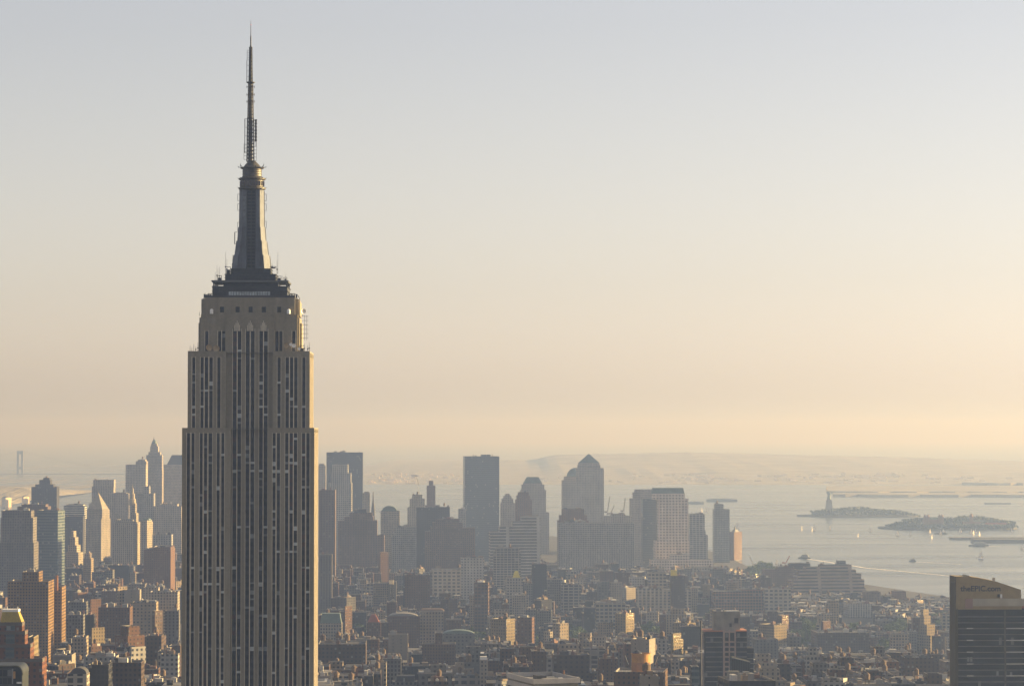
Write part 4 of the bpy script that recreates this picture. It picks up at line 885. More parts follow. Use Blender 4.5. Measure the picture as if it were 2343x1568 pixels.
def lettered_tower():
    D = 1500; s = F / D; c = at(2185, 1400, D); r = empty('lettered_tower', (c.x, D, 0), radians(G))
    tag(r, 'tall dark glass tower with a tan sloping crown lettered theEPIC.com, at the right edge', 'tower')
    Z = lambda y: ZC + (YH - y) / s; X = lambda px: (px - 2185) / s
    mtan = mat('crown_panel', (.27, .20, .10), .75, noise=.12, nscale=.25); mp = mat('crown_pale', (.36, .32, .25), .75, noise=.12)
    W1 = X(2470)
    prof = [(0, Z(1389)), (X(2342), Z(1389)), (X(2335), Z(1348)), (X(2279), Z(1328)), (X(2240), Z(1320)), (X(2219), Z(1317)), (X(2217), Z(1315)), (X(2212), Z(1317.5)), (0, Z(1316.5))]
    prof = [(0, Z(1392)), (X(2338), Z(1392)), (X(2336), Z(1347)), (X(2279), Z(1328)), (X(2240), Z(1320)), (X(2219), Z(1317)), (X(2217), Z(1315)), (X(2212), Z(1317.5)), (0, Z(1316.5))]
    MB().prism(prof, .4, 15).build('crown', mtan, r)
    MB().box(X(2277), X(2282), 6, 8, Z(1330), Z(1321)).build('chimney', M_METAL, r)
    cu = bpy.data.curves.new('sign_lettering', 'FONT'); cu.body = 'theEPIC.com'; cu.size = 1; cu.extrude = .012; cu.offset = .022
    o = bpy.data.objects.new('sign_lettering', cu); COL.objects.link(o); o.parent = r
    bpy.context.view_layer.update(); me = bpy.data.meshes.new_from_object(o.evaluated_get(bpy.context.evaluated_depsgraph_get())); bpy.data.objects.remove(o); o = bpy.data.objects.new('sign_lettering', me); COL.objects.link(o); o.parent = r; bpy.context.view_layer.update(); k = (X(2289.5) - X(2197.5)) / o.dimensions.x
    o.scale = (k, k, k); o.rotation_euler = (pi / 2, 0, 0); o.location = (X(2197.5), .36, Z(1350))
    me.materials.clear(); me.materials.append(mat('sign_blue', (.012, .016, .03), .5, noise=0))
    MB().box(X(2225), X(2470), -.25, .39, Z(1384), Z(1367)).build('setback_band', mp, r)
    MB().box(X(2208), X(2225) - .003, -.2, .39, Z(1389), Z(1367)).build('pink_panel', mat('pink_panel', (.27, .17, .14), .8), r)
    MB().box(X(2282), X(2287), -.6, .38, Z(1364), Z(1357)).box(X(2288), X(2292), -.6, .38, Z(1366), Z(1357), 1).build('roof_vent', [M_DARK, M_WHITE], r)
    MB().box(X(2310), X(2470), 1, 12, Z(1391), Z(1378)).build('roof_terrace', mat('terrace_red', (.28, .10, .06), .8), r)
    # body: dark glazing set back behind slab edges and piers
    zb, zt = 20, Z(1389.5); W = W1
    MB().box(1.5, W, .55, 16, zb, zt).build('glazing', facade('facade_lettered', (.03, .032, .034), (.014, .017, .02), 1.6, 4.6, .9, .84, .035, gr=.08, streak=.2), r)
    q = MB(); q.box(-.15, .45, .1, 15.5, zb, Z(1317)); q.box(.75, 1.4, 0, 15.5, zb, zt); q.box(.45, .75, .9, 15, zb, zt)
    for k in range(5): q.box(-.35, -.15, 1.5 + k * 3, 2.6 + k * 3, zb, Z(1330))
    q.build('corner_pier', mat('pier_shaded', (.085, .066, .035), .7, noise=.15), r)  # dark cover on the left face, its shade put into the colour
    q = MB(); z = zt - 4.6; k = 0; mline = []
    while z > 60:
        q.box(1.5, W, .38, .55, z, z + .45); z -= 3.12; k += 1
    q.build('floor_edge', mat('slab_edge', (.17, .16, .15), .7, noise=.25, nscale=.2), r)
    q = MB(); z = zt - 10.8
    while z > 60:
        q.box(X(2211), X(2226), .15, .37, z + .05, z + .55); q.box(X(2301), W, .15, .37, z + .0, z + .5); z -= 6.24
    q.build('balcony_edge', M_STEELPALE, r)
    MB().box(X(2297), X(2301), .1, .54, zb, zt - 1).build('pier', mat('pier_bronze', (.10, .09, .07), .6, metal=.2), r)
    q = MB()
    for px, y in ((2212, 1500), (2219, 1500), (2279, 1532), (2297, 1533), (2310, 1534)): q.box(X(px), X(px + 5), .44, .54, Z(y + 10), Z(y))
    tag(q.build('blinds', mat('blind_grey', (.22, .23, .23), .6, noise=.2), r), kind='stuff')
lettered_tower()

def glass_tower():
    D = 1900; s = F / D; c = at(1611, 1440, D); r = empty('dark_glass_tower', (c.x, D, 0), radians(G))
    tag(r, 'dark glass tower with a pinkish framed strip and a concrete box on its roof', 'tower')
    Z = lambda y: ZC + (YH - y) / s; X = lambda px: (px - 1611) / s
    mp = mat('pink_frame', (.34, .25, .21), .75, noise=.12)
    MB().box(0, X(1708), 0, 20, 10, Z(1442)).build('glazing', facade('facade_darktower', (.022, .025, .03), (.013, .016, .02), 2.0, 3.3, .92, .86, .03, gr=.08), r)
    MB().box(X(1708) + .003, X(1724), 1, 18, 10, Z(1480)).build('side_wing', facade('facade_darktower', 0, 0, 0, 0, 0, 0), r)
    q = MB(); z = Z(1455)
    q2 = MB()
    while z > 60: q.box(.8, X(1652), -.22, -.003, z, z + .4); q2.box(X(1684), X(1708), -.22, -.003, z, z + .4); z -= 3.3
    q2.build('floor_edge', mat('edge_pale', (.24, .23, .22), .6, noise=.25, nscale=.2), r)
    q.build('floor_edge', mat('edge_pale', (.24, .23, .22), .6, noise=.25, nscale=.2), r); q = MB(); z = Z(1493)
    while z > 60: q.box(X(1708.5), X(1725), .7, .997, z, z + .4); z -= 3.3
    q.build('wing_floor_edge', mat('edge_pale', (.24, .23, .22), .6, noise=.25, nscale=.2), r)
    q = MB()
    for a, b_, zt, zb in ((1653.5, 1657.5, 1442, 1553), (1666.5, 1669.5, 1442, 1553), (1679.5, 1683, 1442, 1502)): q.box(X(a), X(b_), -.7, -.003, Z(zb), Z(zt) + 1.2)
    z = Z(1441); k = 0
    while z > Z(1556):
        if k != 1: q.box(X(1657.5) + .002, X(1666.5) - .002, -.6, -.004, z - .9, z); 
        if k != 1 and z > Z(1500): q.box(X(1669.5) + .002, X(1679.5) - .002, -.6, -.004, z - .9, z)
        z -= 3.3 if k else 3.4; k += 1
    q.build('frame_strip', mp, r)
    MB().box(-.2, X(1653), -.3, 20, Z(1442), Z(1440)).box(X(1683.3), X(1708), -.3, 20, Z(1442), Z(1439)).build('parapet', mat('parapet_terracotta', (.38, .16, .09), .8), r)
    MB().box(X(1634.7), X(1694), 4, 17, Z(1442), Z(1397)).build('roof_house', mat('roof_house_concrete', (.22, .205, .18), .85, noise=.22, nscale=.2), r)
    MB().box(X(1670), X(1675), 3.8, 4.05, Z(1432.5), Z(1424)).box(X(1681), X(1690), 3.85, 4.05, Z(1424), Z(1412)).build('louvre', M_DARK, r)
    MB().box(X(1641), X(1652), 6, 10, Z(1397), Z(1391)).box(X(1656), X(1659), 6, 8, Z(1397), Z(1392)).build('roof_vent', M_GREY, r)
    MB().box(X(1663), X(1692), 4.5, 6, Z(1397), Z(1395.5)).build('roof_rail', M_WHITE, r)
    MB().box(-1.2, -.1, 2, 3.4, 10, Z(1446)).build('drain_shaft', mat('shaft', (.30, .26, .24), .8), r)
    # dark wedge topped neighbour in front
    D2 = 1840; s2 = F / D2; c2 = at(1674, 1510, D2); w = empty('wedge_building', (c2.x, D2, 0), radians(G))
    tag(w, 'dark ribbed building with a slanting top in front of the dark glass tower', 'building')
    Z2 = lambda y: ZC + (YH - y) / s2
    P = [(0, 10), (42 / s2, 10), (42 / s2, Z2(1511)), (0.4, Z2(1501)), (0, Z2(1502))]
    MB().prism(P, 0, 14).build('wall', facade('facade_wedge', (.035, .04, .042), (.012, .014, .016), 1.5, 40, .7, .96, .0, gr=.15), w)
    MB().tube((0, -.2, Z2(1501)), (42 / s2, -.2, Z2(1511)), .35, n=4).build('coping', CORN, w)
    # mast
    D3 = 1750; c3 = at(1603.5, 1500, D3); s3 = F / D3
    m = empty('hoist_mast', (c3.x, D3, 0)); tag(m, 'thick dark vertical mast with a white square collar, left of the dark glass tower', 'mast')
    z1 = ZC + (YH - 1416) / s3; MB().lathe([(.55, 0), (.5, z1 - 8), (.62, z1 - 7), (.55, z1 - .5), (.3, z1)], 10).build('pole', M_DARK, m)
    za, zb_ = ZC + (YH - 1490) / s3, ZC + (YH - 1483) / s3
    q = MB(); h = 1.75; 
    q.box(-h, h, -.9, -.7, zb_ - .35, zb_); q.box(-h, h, -.9, -.7, za, za + .35); q.box(-h, -h + .35, -.9, -.7, za + .35, zb_ - .35); q.box(h - .35, h, -.9, -.7, za + .35, zb_ - .35)
    q.box(-h, h, .7, .9, za, zb_); q.box(-.15, .15, -.7, .7, za, za + .3)
    q.build('collar', M_WHITE, m)
glass_tower()

def drum_building():
    D = 1700; s = F / D; c = at(1467, 1540, D); r = empty('drum_building', (c.x, D + 6, 0), radians(-8))
    tag(r, 'brick building with a round orange brick drum on its roof', 'building')
    Z = lambda y: ZC + (YH - y) / s
    q = walls(MB(), -59 / s, 54 / s, -8, 22, 0, Z(1533), 1.2, .5, 0, 1); q.build('wall', [sty('redbrown'), CORN], r)
    MB().box(-58 / s, 53 / s, -7.4, 21.4, Z(1533) - 1.6, Z(1533) - 1.2).build('roof', ROOF['grey'], r)
    R_ = 22.4 / s
    P = [(R_ * 1.02 * cos(pi / 8 + k * pi / 4), R_ * 1.02 * sin(pi / 8 + k * pi / 4)) for k in range(8)]
    MB().column(P, Z(1540), Z(1512.6)).build('drum_base', M_ORANGE, r)
    q = MB().lathe([(R_ * .97, Z(1512.6)), (R_ * .97, Z(1494.5)), (R_ * 1.04, Z(1494.3)), (R_ * 1.04, Z(1492.5)), (R_ * .93, Z(1492.5)), (R_ * .93, Z(1496))], 28); q.build('drum', mat('drum_brick', (.42, .21, .06), .8, noise=.16, nscale=.4), r)
    q = MB().lathe([(2.9, Z(1497)), (3.0, Z(1491)), (.2, Z(1485))], 12, -2.2, -1); q.build('water_tank', M_DARK, r)
    q = MB()
    for sx in (-1, 1):
        for k in range(3): q.tube((sx * (8 + k * 2.4), -7.6 + k, Z(1533)), (sx * (8.0 + k * 2.4), -7.6 + k, Z(1530)), .12, n=4)
        q.tube((sx * 7.5, -7.6, Z(1530.3)), (sx * 14, -5.6, Z(1530.3)), .1, n=4); q.tube((sx * 8, 5, Z(1520)), (sx * 10, 5, Z(1500)), .15, n=4)
    q.build('roof_rail', M_STEELPALE, r)
drum_building()

def rim_building():
    r = empty('rimmed_roof_tower', (10.6, 1400, 0), radians(19.5))
    tag(r, 'dark tower with a thick white roof rim at the bottom centre', 'tower')
    z = 137.6; w_, d_ = 24.8, 39.8; h = 2.4; mw_ = mat('rim_white', (.36, .345, .335), .7, noise=.12, nscale=.3)
    q = MB(); t = .7
    q.box(0, w_, 0, t, z - h, z); q.box(0, t, t + .002, d_, z - h, z); q.box(w_ - t, w_, t + .002, d_, z - h, z); q.box(t + .002, w_ - t - .002, d_ - t, d_, z - h, z); q.build('roof_rim', mw_, r)
    MB().box(.9, w_ - .9, .9, d_ - .9, z - h - 1.5, z - 2.0).build('roof', mat('roof_moss', (.17, .16, .12), .9, noise=.3, nscale=.15), r)
    MB().box(.5, w_ - .5, .5, d_ - .5, 0, z - h - 1.6).build('wall', facade('facade_rim', (.035, .035, .04), (.014, .015, .018), 3.1, 3.6, .8, .8, .04), r)
    q = MB()
    for k in range(4): x = .55 + k * (w_ - 2.1) / 3; q.box(x, x + 1.1, .1, .47, 40, z - h - 1.6)
    for k in range(5): y = 5 + k * 8.5; q.box(.1, .47, y, y + 1.2, 40, z - h - 1.6)
    q.box(.12, .46, 1, d_ - 1, z - h - 3.6, z - h - 1.0); q.build('pier', mw_, r)
    MB().box(7, 12, 14, 20, z - 2, z + .4).build('bulkhead', M_DARK, r)
    MB().box(9, 17, 9.5, 13, z - 2, z - .7).build('plant', M_GREY, r)
    MB().box(15.4, 17.2, 4.5, 6.2, z - 2, z - .1).build('roof_vent', M_WHITE, r)
    MB().box(3, 10, 22, 23, z - 2, z - 1.0).build('pipe_run', M_WHITE, r)
    MB().box(12.5, 17, 16, 16.8, z - 2, z - .4).build('duct', M_STEELPALE, r)
    MB().lathe([(.35, z), (.35, z + 2.0)], 8, w_ - .5, 22).build('flue', M_ORANGE, r)
rim_building()
def billboard(px, y0, y1, w_px, D, label, m):
    c = at(px, y1, D); s = F / D; r = empty('billboard', (c.x, D, 0), radians(-20)); tag(r, label, 'billboard')
    z0, z1 = c.z, c.z + (y1 - y0) / s; w_ = w_px / s / 2
    MB().box(-w_, w_, 0, .5, z0, z1).build('panel', m, r)
    q = MB()
    for x in (-w_ * .6, w_ * .6): q.tube((x, 1, z0 - 14), (x, .8, z1 - 1), .35, n=5)
    q.build('support_frame', M_DARK, r)
billboard(895, 1326, 1335, 11, 3200, 'cream billboard catching the sun below the massive brown brick building', mat('board_cream', (.75, .62, .40), .6))

# ------------------------------------------------------------------ cranes
def crane(px, ybase, ytop, lean, D, label, m, jib=None):
    c = at(px, ybase, D); s = F / D; r = empty('tower_crane', (c.x, D, 0)); tag(r, label, 'crane', 'construction cranes')
    z0, z1 = c.z, at(px, ytop, D).z; zm = z0 + (z1 - z0) * .35; h = 1.1
    def truss(p, q_, w_, nm):
        q = MB(); p = Vector(p); q_ = Vector(q_); n_ = max(3, int((q_ - p).length / (w_ * 3)))
        for a in (-1, 1):
            for b_ in (-1, 1): q.tube(p + Vector((a * w_, b_ * w_, 0)), q_ + Vector((a * w_ * .7, b_ * w_ * .7, 0)), .35, n=4)
        for k in range(n_):
            A = p.lerp(q_, k / n_); C = p.lerp(q_, (k + 1) / n_); q.tube(A + Vector((-w_, -w_, 0)), C + Vector((w_, -w_, 0)), .25, n=4)
        q.build(nm, m, r)
    truss((0, 0, 0), (0, 0, zm), h, 'mast')
    truss((0, 0, zm), (lean / s, 0, z1), .8, 'jib')
    sg = -1 if lean > 0 else 1
    MB().box(min(sg * 1, sg * 6), max(sg * 1, sg * 6), -1.2, 1.2, zm - .5, zm + 1.8).build('counterweight', m, r)
    MB().box(-1.3, 1.3, -1.9, -.6, zm - 2.2, zm - .2).build('cab', M_WHITE, r)
mcy = mat('crane_dark', (.16, .14, .10), .6, metal=.2, noise=0); mcr = mat('crane_red', (.42, .16, .09), .6, noise=0); mcw = mat('crane_pale', (.5, .48, .42), .6, noise=0)
crane(1389, 1190, 1134, 6, 5300, 'tallest leaning crane just right of the pointed pyramid tower', mcy)
crane(1396, 1185, 1155, 9, 5300, 'short crane beside the tallest leaning crane', mcy)
crane(1426, 1185, 1137, 4, 5350, 'upright crane left of the broad stepped office tower', mcy)
crane(1723, 1300, 1271, -9, 5000, 'grey crane leaning left on the shore beyond the peaked brick tower', mcw)
crane(1797, 1296, 1270, 9, 4750, 'red crane leaning right, above the brown block by the river', mcr)
def sign_crane():
    D = 5450; s = F / D; c = at(975, 1165, D); r = empty('derrick', (c.x, D, 0)); tag(r, 'thin derrick carrying a pale board, left of the slender brick tower', 'crane')
    z0, z1 = c.z, at(948, 1090, D).z
    MB().tube((0, 0, 0), (0, 0, z0), .6, n=5).build('post', M_GREY, r); MB().tube((0, 0, z0), (-27 / s, 0, z1), .3, .3, n=5).build('boom', mcw, r)
    MB().box(-34 / s, -20 / s, -.4, .4, z1, z1 + 4.6 / s).build('board', M_WHITE, r)
    MB().tube((-22 / s, 0, z1 - 2), (-17 / s, 0, z1 - 16), .7, .3, n=5).build('hook_block', M_DARK, r)
sign_crane()
# ------------------------------------------------------------------ harbour: boats, islands, far shores
def water_at(px, py): return on_plane(px, py, -1.0)
m_hull = mat('hull_white', (.6, .58, .55), .5, noise=0); m_sail = mat('sailcloth', (.85, .78, .70), .7, noise=0); m_hd = mat('hull_dark', (.10, .12, .13), .6, noise=0)
def hull_mesh(L, Wd, H):
    q = MB(); n = 8; rings = []
    for k in range(n + 1):
        t = k / n; x = (t - .5) * L; wv = Wd / 2 * (1 - (2 * abs(t - .42)) ** 2.6 if t > .42 else 1 - .25 * ((.42 - t) / .42) ** 2); wv = max(.05, wv)
        rings.append([(x, -wv, H), (x, -wv * .6, -.3), (x, wv * .6, -.3), (x, wv, H)])
    for a, b_ in zip(rings, rings[1:]):
        for i in range(3): q.quad([a[i], a[i + 1], b_[i + 1], b_[i]])
        q.quad([a[3], a[0], b_[0], b_[3]])
    q.quad(rings[0]); q.quad(rings[-1][::-1]); return q
def sailboat():
    r = empty('sailboat', (0, 0, 0))
    hull_mesh(11, 3.2, 1.2).build('hull', m_hull, r)
    MB().tube((.6, 0, 1), (.6, 0, 15.5), .12, .08, n=5).build('mast', M_METAL, r)
    q = MB()
    for sgn in (-1, 1): q.quad([(.45, sgn * .06, 2.2), (.45, sgn * .06, 15.2), (-2.0, .9 + sgn * .05, 9), (-4.8, 1.5 + sgn * .03, 2.2)][::sgn])
    q.build('mainsail', m_sail, r)
    q = MB()
    for sgn in (-1, 1): q.quad([(.8, sgn * .04, 14), (5.2, sgn * .03, 1.6), (1.6, .9 + sgn * .04, 2.0)][::sgn])
    q.build('jib_sail', m_sail, r)
    return r
SB = sailboat()
RS = lambda x, y: (x / 3.739 + 1715, y / 3.739 + 1057.7)
spots = [(443, 581, 'lone sailboat below the left tip of the statue island'), (531, 590, 'sailboat at the front of the close pair below the statue'), (552, 581, 'sailboat at the rear of the close pair below the statue'),
 (683, 570, 'small sailboat straight below the statue'), (927, 638, 'sailboat alone in open water between the two islands, nearest of them'), (1030, 590, 'small far sailboat left of the low spit of the second island'),
 (1262, 628, 'small sailboat under the left spit of the domed island'), (1373, 622, 'wide sailed boat under the left end of the domed island'), (1542, 600, 'sailboat close under the domed island, left of the ferry there'),
 (1558, 652, 'slender sailboat below the ferry by the domed island'), (1630, 614, 'sailboat in front of the ferry by the domed island'), (1657, 606, 'sailboat at the stern of the ferry by the domed island'),
 (1800, 600, 'sailboat under the middle of the domed island'), (1892, 605, 'leftmost of the sailboats clustered under the domed tower'), (1915, 614, 'second from left of the sailboats clustered under the domed tower'),
 (1932, 598, 'farthest of the sailboats clustered under the domed tower'), (1963, 626, 'tall sailed boat at the right of the clustered sailboats'), (2238, 597, 'sailboat under the right end of the domed island'),
 (1977, 824, 'nearest large sailboat in open water above the lettered tower'), (2325, 742, 'sailboat near the right frame edge below the long pier'), (228, 866, 'sailboat close to the shore beside the red leaning crane'), (1372 + 15, 1400, None)]
first = True; rb = random.Random(5)
def copy_tree(o, parent=None):
    c = o.copy(); COL.objects.link(c)
    if parent: c.parent = parent
    for ch in o.children:
        if ch.name not in seen: copy_tree(ch, c)
    return c
seen = set()
for x, y, lab in spots:
    if not lab: continue
    px, py = RS(x, y); p = water_at(px, py)
    o = SB if first else copy_tree(SB); first = False
    tag(o, lab, 'sailboat', 'sailboats on the harbour'); o.location = p; o.rotation_euler = (0, radians(rb.uniform(-6, 6)), rb.uniform(0, 6.28)); k = rb.uniform(.75, 1.0) * (1.25 if 'large' in lab or 'wide' in lab else 1); o.scale = (k, k, k)
for px, py, lab in ((1605, 1172, 'far sailboat between the unfinished tower and the round shouldered tower'), (1617, 1170, 'far sailboat close left of the round shouldered tower'), (1687, 1208, 'sailboat right above the peaked brick tower')):
    o = copy_tree(SB); tag(o, lab, 'sailboat', 'sailboats on the harbour'); o.location = water_at(px, py); o.rotation_euler = (0, 0, rb.uniform(0, 6)); o.scale = (1.2, 1.2, 1.2)
def ship(name, px, py, L, Wd, H, decks, rz, label, hull=m_hd, cab=None, cat='ferry'):
    p = water_at(px, py); r = empty(name, p, rz); tag(r, label, cat)
    hull_mesh(L, Wd, H).build('hull', hull, r); z = H - .1; f = .8
    q = MB()
    for k in range(decks): q.box(-L * .42 * f, L * .34 * f, -Wd * .42, Wd * .42, z, z + 2.6); q.box(-L * .43 * f, L * .35 * f, -Wd * .45, Wd * .45, z + 2.6, z + 2.85); z += 2.85; f *= .82
    q.build('deckhouse', cab or mat('deckhouse_grey', (.30, .32, .32), .6, noise=.1), r)
    MB().tube((-L * .1, 0, z), (-L * .1, 0, z + 3), .9, .8, n=8).build('funnel', m_hd, r)
    return r
ship('ferry', 1840, 1276.5, 26, 9, 2.6, 2, radians(170), 'ferry at the head of the long white wake')
ship('ferry', 2238, 1248, 46, 12, 3, 2, radians(183), 'large ferry below the long pier at the right')
ship('tugboat', 2087, 1283, 15, 6, 2, 1, radians(175), 'small dark tugboat in the middle of the river', cat='tugboat')
ship('ferry', 2152, 1220.5, 34, 9, 2.6, 1, radians(180), 'low ferry close under the domed island')
ship('cargo_barge', 1651, 1146.5, 115, 24, 9, 1, radians(0), 'long far barge above the round shouldered apartment tower', cat='barge')
ship('cargo_barge', 1592, 1152, 55, 16, 7, 1, radians(0), 'shorter far barge right of the pink gridded tower', cat='barge')
ship('cargo_barge', 2282, 1152, 95, 22, 4, 0, radians(0), 'flat far barge above the domed island at the right', cat='barge')
def foam(px0, py0, px1, py1, w0, w1, name='wake'):
    a, b_ = water_at(px0, py0), water_at(px1, py1); d = (b_ - a).normalized(); n = Vector((-d.y, d.x, 0)); N_ = 24; q = MB(); rr = random.Random(int(px0))
    P = []
    for k in range(N_ + 1):
        t = k / N_; c = a.lerp(b_, t); wv = (w0 + (w1 - w0) * t) * rr.uniform(.75, 1.2) * .5; z = -.82
        P.append((c + n * wv + Vector((0, 0, z - c.z)), c - n * wv + Vector((0, 0, z - c.z))))
    for u, v in zip(P, P[1:]): q.quad([u[0], v[0], v[1], u[1]])
    o = q.build(name, m_foam); tag(o, kind='stuff'); return o
m_foam = mat('foam', (.72, .70, .66), .9, noise=.25, nscale=.05)
foam(1847, 1277.5, 1980, 1298, 7, 9); foam(1980, 1298, 2200, 1319, 9, 6)
foam(2095, 1284, 2200, 1290, 5, 3); foam(2252, 1248.5, 2290, 1249, 9, 4)
# islands
m_wood_far = mat('far_foliage', (.08, .095, .06), .95, noise=.3, nscale=.02); m_land = mat('shore_land', (.085, .085, .07), .95, noise=.2, nscale=.01); m_wall = mat('sea_wall', (.30, .27, .23), .9)
def island(px0, px1, py, depth, name, h=2.5):
    a, b_ = water_at(px0, py), water_at(px1, py); n = 28; P = []
    L_ = b_.x - a.x; cx_, cy_ = (a.x + b_.x) / 2, a.y + depth / 2
    for k in range(n):
        t = 2 * pi * k / n; P.append((cx_ + L_ / 2 * cos(t), cy_ + depth / 2 * (abs(sin(t)) ** .6) * (1 if sin(t) > 0 else -1)))
    o = MB().column(P, -2, h).build(name, m_land); tag(o, kind='structure'); return a, b_, cx_, cy_, L_
def grove(name, profile, D0, depth, seed, label=None, size=5.0, dens=1.0):
    """tree mass of many leaf clumps whose skyline follows the profile of (px, ytop) at distance D0"""
    rr = random.Random(seed); q = MB()
    for (p0, y0), (p1, y1) in zip(profile, profile[1:]):
        x0, x1 = at(p0, y0, D0).x, at(p1, y1, D0).x; z0, z1 = at(p0, y0, D0).z, at(p1, y1, D0).z
        for k in range(int((x1 - x0) / size * 7 * dens)):
            t = rr.random(); H = (z0 + (z1 - z0) * t) * rr.uniform(.8, 1.02); x = x0 + (x1 - x0) * t; y = D0 + rr.random() * depth
            z = 1.5 + (H - 1.5) * (1 - rr.random() ** 2.2); r_ = size * rr.uniform(.45, 1.0)
            a, e = rr.uniform(0, 6.3), rr.uniform(-.7, .9); u = Vector((cos(a), sin(a), 0)); v = Vector((-sin(a) * sin(e), cos(a) * sin(e), cos(e)))
            c = Vector((x, y, z)); q.quad([c - u * r_ - v * r_ * .6, c + u * r_ * .9 - v * r_ * .7, c + u * r_ + v * r_ * .6, c - u * r_ * .7 + v * r_ * .8])
    o = q.build(name, m_wood_far); tag(o, kind='stuff'); return o
a = island(1830, 2112, 1182, 190, 'island')
grove('wooded_park', [(1864, 1171), (1890, 1166), (1920, 1165), (1942, 1162), (1965, 1160.5), (1990, 1161), (2010, 1165), (2040, 1167), (2070, 1170), (2098, 1176), (2106, 1180)], water_at(1900, 1181).y + 12, 150, 3, size=3.6, dens=4)
def statue():
    D = water_at(1896, 1181).y + 70; s = F / D; c = at(1896, 1150, D); r = empty('statue', (c.x, D, 0)); tag(r, 'tall robed statue with a raised torch on a stepped stone pedestal', 'statue')
    Z = lambda y: ZC + (YH - y) / s; ms_ = mat('statue_copper', (.14, .19, .17), .6, noise=.1); mst = mat('pedestal_stone', (.26, .24, .21), .85)
    zt, zh, zp, zb = Z(1114.5), Z(1122.5), Z(1141), Z(1168)
    q = MB(); h = zp - 2
    q.frustum(-15, 15, -15, 15, 2, -13.5, 13.5, -13.5, 13.5, zb + 4); q.frustum(-10.5, 10.5, -10.5, 10.5, zb + 4, -8, 8, -8, 8, zp - 5); q.box(-9, 9, -9, 9, zp - 5, zp - 3.6); q.frustum(-7.2, 7.2, -7.2, 7.2, zp - 3.6, -6.4, 6.4, -6.4, 6.4, zp)
    q.build('pedestal', mst, r)
    H = zh - zp; f = MB()
    prof = [(5.4, 0), (5.6, .06), (5.0, .25), (4.6, .42), (4.3, .55), (4.6, .66), (4.9, .74), (4.2, .8), (2.0, .83), (1.3, .855), (1.7, .875), (2.0, .92), (1.8, .97), (.9, 1.0)]
    f.lathe([(a_, zp + b_ * H) for a_, b_ in prof], 14, 0, 0, sy=.85)
    sh = zp + .77 * H
    f.tube((-3.4, 0, sh), (-5.0, -.5, sh + .17 * H), 1.5, 1.1, n=8); f.tube((-5.0, -.5, sh + .17 * H), (-6.2, -.8, zt - 5), 1.1, .8, n=8)
    f.tube((3.6, -.5, sh), (4.4, -2.6, sh - .16 * H), 1.5, 1.2, n=8); f.tube((4.4, -2.6, sh - .16 * H), (2.6, -4.4, sh - .17 * H), 1.2, .9, n=8)
    o = f.build('figure', ms_, r)
    q = MB(); 
    for k in range(7):
        t = pi * (k + .5) / 7; q.tube((1.7 * cos(t), 0, zh - .1 * H * .5), (4.6 * cos(t), 0, zh - 1 + 3.4 * sin(t)), .35, .1, n=4)
    q.build('crown', ms_, o)
    q = MB().lathe([(.5, zt - 6), (1.5, zt - 4.2), (1.6, zt - 3.4), (.8, zt - 3.3), (1.1, zt - 2.2), (.2, zt)], 10, -6.2, -.8); q.build('torch', mat('torch_gold', (.6, .42, .12), .4, metal=.3, noise=0), o)
    MB().box(1.2, 3.4, -5.6, -4.8, sh - .27 * H, sh - .06 * H).build('tablet', ms_, o)
statue()
island(2024, 2342, 1211.5, 260, 'island')
Dd = water_at(2100, 1211).y + 10
grove('wooded_park', [(2040, 1204), (2060, 1197), (2076, 1191), (2104, 1186), (2118, 1186)], Dd + 60, 120, 8, size=3.6, dens=4); grove('wooded_park', [(2155, 1187), (2200, 1185), (2215, 1180), (2250, 1182), (2275, 1186), (2300, 1190), (2325, 1193), (2330, 1206)], Dd + 90, 120, 9, size=3.6, dens=4); grove('wooded_park', [(2046, 1206), (2080, 1199), (2130, 1200), (2200, 1199), (2260, 1200), (2320, 1200)], Dd, 50, 10, size=3.4, dens=3.5)
def hall():
    D = Dd + 45; s = F / D; c = at(2135, 1200, D); r = empty('island_hall', (c.x, D, 0)); tag(r, 'long brick hall with four small domed towers on the second island', 'building')
    Z = lambda y: ZC + (YH - y) / s; mb_ = mat('hall_brick', (.24, .15, .11), .85)
    q = MB().box(-22 / s, 22 / s, 0, 30, 2, Z(1186)); q.build('wall', mb_, r)
    MB().frustum(-22 / s, 22 / s, 0, 30, Z(1186), -20 / s, 20 / s, 10, 20, Z(1182)).build('roof', ROOF['copper'], r)
    for px in (-19, -12, 14, 20):
        q = MB().box(px / s - 4, px / s + 4, -3, 5, 2, Z(1181)); q.lathe([(4, Z(1181)), (3.4, Z(1178.5)), (1.6, Z(1176.5)), (.3, Z(1174.5))], 10, px / s, 1); q.build('tower', mb_, r)
    D2 = Dd + 70; c = at(2222, 1200, D2); r = empty('domed_house', (c.x, D2, 0)); tag(r, 'building with one domed tower near the right of the second island', 'building')
    MB().box(-22, 24, 0, 20, 2, Z(1192)).build('wall', mb_, r); MB().frustum(-22, 24, 0, 20, Z(1192), -18, 20, 8, 12, Z(1189)).build('roof', ROOF['copper'], r)
    q = MB().box(-5, 5, -2, 8, 2, Z(1182)); q.lathe([(5, Z(1182)), (4.6, Z(1179)), (2.4, Z(1175.5)), (.3, Z(1172.5))], 12, 0, 3); q.build('tower', mb_, r)
    D3 = Dd + 20; c = at(2280, 1205, D3); r = empty('island_shed', (c.x, D3, 0)); tag(r, 'low pinkish building on the shore at the right of the second island', 'building')
    MB().box(-30, 26, 0, 16, 2, 13).build('wall', mat('shed_pink', (.38, .26, .21), .85), r); MB().frustum(-31, 27, -1, 17, 13, -29, 25, 7, 9, 17).build('roof', ROOF['red'], r)
hall()
